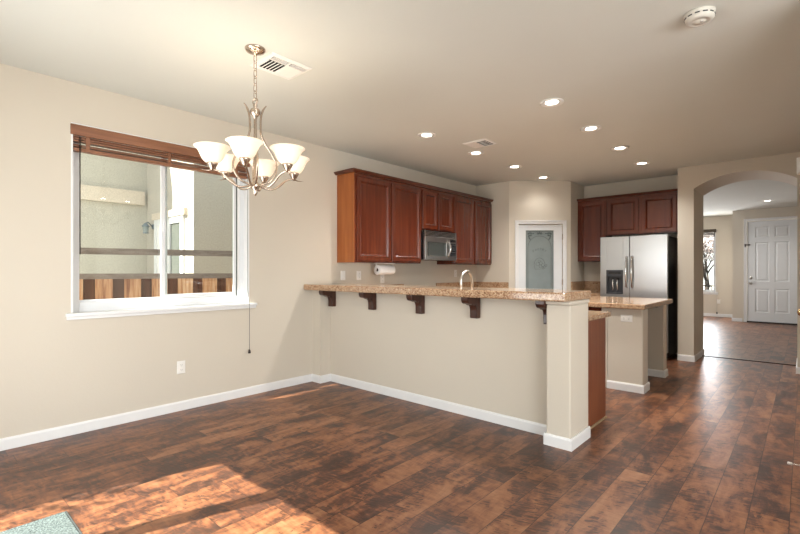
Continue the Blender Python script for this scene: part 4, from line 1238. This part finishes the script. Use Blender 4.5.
# ------------------------------------------------------------------ outside the left window
struct(MB().box(-40, 40, -40, 60, -0.35, -0.15), 'ground', M['ground'])
nb = thing('neighbor_house', (-8.3, 3.5, -0.15), 'grey-green stucco house wall outside the dining window', 'house')
XA, XCc, YBb = -8.32, -6.5, 2.81
MB().box(-13, XA, -0.75, YBb, -0.15, 6.5).build('side_wall', M['stucco'], nb)
MB().box(-13, XCc, YBb, 11, -0.15, 6.5).build('front_wall', M['stucco2'], nb)
MB().box(XA, XA + 0.06, -0.75, YBb - 0.05, 2.375, 2.60).build('band', M['band'], nb)['label'] = 'beige horizontal stucco band'
pdr = MB()
pdr.box(-7.92, -7.82, YBb - 0.03, YBb, -0.05, 2.10).box(-6.90, -6.80, YBb - 0.03, YBb, -0.05, 2.10).box(-7.82, -6.90, YBb - 0.03, YBb, 2.0, 2.10).box(-7.42, -7.28, YBb - 0.03, YBb, -0.05, 2.0)
pdr = pdr.build('patio_door', M['vinyl'], nb)
MB().box(-7.82, -7.42, YBb - 0.012, YBb - 0.004, -0.05, 2.0).build('blind', M['white'], pdr)
MB().box(-7.28, -6.90, YBb - 0.012, YBb - 0.004, -0.05, 2.0).build('pane', M['extdark'], pdr)
MB().box(-7.96, -6.71, YBb - 0.05, YBb, 2.10, 2.20).build('header', M['band'], nb)
ln = thing('wall_lantern', (-8.02, YBb, 1.95), 'slate blue lantern on the stucco wall outside the window', 'lantern')
lx, ly, lz = -8.02, YBb - 0.12, 1.97
MB().lathe([(0, 0), (0.045, 0), (0.04, 0.02), (0, 0.025)], (lx, YBb, lz + 0.03), 16, (Vector((1, 0, 0)), Vector((0, 0, 1)), Vector((0, -1, 0)))).build('back_plate', M['lantern'], ln)
MB().tube([(lx, YBb - 0.02, lz + 0.03), (lx, YBb - 0.08, lz + 0.10), (lx, ly, lz + 0.085)], 0.009, 8).build('bracket', M['lantern'], ln)
MB().lathe([(0, 0.09), (0.025, 0.08), (0.062, 0.035), (0.062, 0.027), (0.02, 0.027)], (lx, ly, lz), 8, smooth=False).build('cap', M['lantern'], ln)
MB().lathe([(0.05, 0.027), (0.04, -0.075), (0.0, -0.075)], (lx, ly, lz), 8, smooth=False).build('glass', M['frost'], ln)
MB().lathe([(0.046, -0.068), (0.046, -0.085), (0, -0.09)], (lx, ly, lz), 8, smooth=False).build('bottom', M['lantern'], ln)

fA, fB = Vector((-5.35, 1.19, 0)), Vector((-4.95, 2.54, 0))
fu = (fB - fA).normalized(); fn = Vector((fu.y, -fu.x, 0))
fe = thing('wooden_fence', tuple(fA + Vector((0, 0, -0.15))), 'weathered wooden board fence with grey rails outside the window', 'fence')
f0 = -0.62
ext = 2.35
MB().obox(fA, fu, pz, fn, f0, ext, 1.188, 1.244, -0.03, 0.02).build('rail', M['rail'], fe)
MB().obox(fA, fu, pz, fn, f0, ext, 1.438, 1.502, -0.03, 0.02).build('rail', M['rail'], fe)
a = f0
i = 0
while a < ext - 0.2:
    w_ = 0.150
    MB().obox(fA, fu, pz, fn, a, a + w_, -0.15, 1.188, -0.01, 0.012).build('board', M['fence_l'], fe)
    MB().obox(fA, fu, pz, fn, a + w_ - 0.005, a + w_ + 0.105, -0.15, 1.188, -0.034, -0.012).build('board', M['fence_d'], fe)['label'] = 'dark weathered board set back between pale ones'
    a += 0.250
    i += 1
for a in (f0 - 0.04, ext - 0.05):
    MB().obox(fA, fu, pz, fn, a, a + 0.09, -0.15, 1.55, -0.12, -0.035).build('post', M['rail'], fe)

# ------------------------------------------------------------------ outside the entry window
tr = thing('bare_tree', (-2.45, 18.2, -0.15), 'dark branching tree with pale blossom outside the entry window', 'tree')
random.seed(11)
mb = MB(); tips = []


def branch(p, d, ln_, r, depth):
    pts = [Vector(p)]
    d = Vector(d).normalized()
    for k in range(4):
        d = (d + Vector((random.uniform(-.22, .22), random.uniform(-.22, .22), random.uniform(-.08, .16)))).normalized()
        pts.append(pts[-1] + d * ln_ / 4)
    mb.tube(pts, [r * (1 - 0.12 * k) for k in range(5)], 6)
    tips.append(pts[-1])
    if depth:
        for k in range(3):
            q = pts[random.randint(2, 4)]
            nd = (d + Vector((random.uniform(-.9, .9), random.uniform(-.7, .7), random.uniform(-.1, .7)))).normalized()
            branch(q, nd, ln_ * random.uniform(.6, .8), r * 0.55, depth - 1)


branch((-2.45, 18.2, -0.2), (0.05, 0, 1), 1.15, 0.09, 5)
mb.build('branches', M['bark'], tr)
mb = MB()
for q in tips:
    for k in range(2):
        c_ = q + Vector((random.gauss(0, .10), random.gauss(0, .10), random.gauss(0, .10)))
        r = random.uniform(.02, .055)
        mb.add([c_ + Vector((r, 0, 0)), c_ + Vector((-r * .5, r, 0)), c_ + Vector((-r * .5, -r, 0)), c_ + Vector((0, 0, r)), c_ + Vector((0, 0, -r))], [(0, 1, 3), (1, 2, 3), (2, 0, 3), (1, 0, 4), (2, 1, 4), (0, 2, 4)])
mb.build('blossoms', M['blossom'], tr)['kind'] = 'stuff'
pt = thing('patio_tree', (-4.1, -1.8, -0.15), 'small leafy tree on the patio outside the glass door', 'tree')
MB().tube([(-4.1, -1.8, -0.15), (-4.08, -1.82, 1.0), (-4.12, -1.78, 2.3)], [0.05, 0.04, 0.02], 8).build('trunk', M['bark'], pt)
mb = MB()
for k in range(420):
    a_, b_, r_ = random.uniform(0, 2 * PI), math.asin(random.uniform(-1, 1)), random.uniform(0.1, 1) ** 0.5
    c_ = Vector((-4.15 + 0.55 * r_ * math.cos(a_) * math.cos(b_), -1.75 + 0.5 * r_ * math.sin(a_) * math.cos(b_), 2.75 + 0.62 * r_ * math.sin(b_)))
    u_ = Vector((random.gauss(0, 1), random.gauss(0, 1), random.gauss(0, 1))).normalized()
    w_ = u_.orthogonal().normalized()
    n_ = u_.cross(w_)
    mb.add([c_ - u_ * 0.055, c_ + w_ * 0.026 + n_ * .006, c_ + u_ * 0.055, c_ - w_ * 0.026 + n_ * .006, c_ - n_ * 0.004], [(0, 1, 4), (1, 2, 4), (2, 3, 4), (3, 0, 4), (3, 2, 1, 0)])
mb.build('leaves', M['leaf'], pt)['kind'] = 'stuff'
ir = thing('iron_railing', (-2.6, 17.2, -0.15), 'dark iron railing low outside the entry window', 'railing')
for z in (0.62, 0.80):
    MB().tube([(-4.2, 17.2, z), (-1.2, 17.2, z)], 0.018, 8).build('rail', M['bronze'], ir)
for k in range(13):
    x = -4.2 + 0.25 * k
    MB().tube([(x, 17.2, -0.15), (x, 17.2, 0.8)], 0.012, 6).build('baluster', M['bronze'], ir)
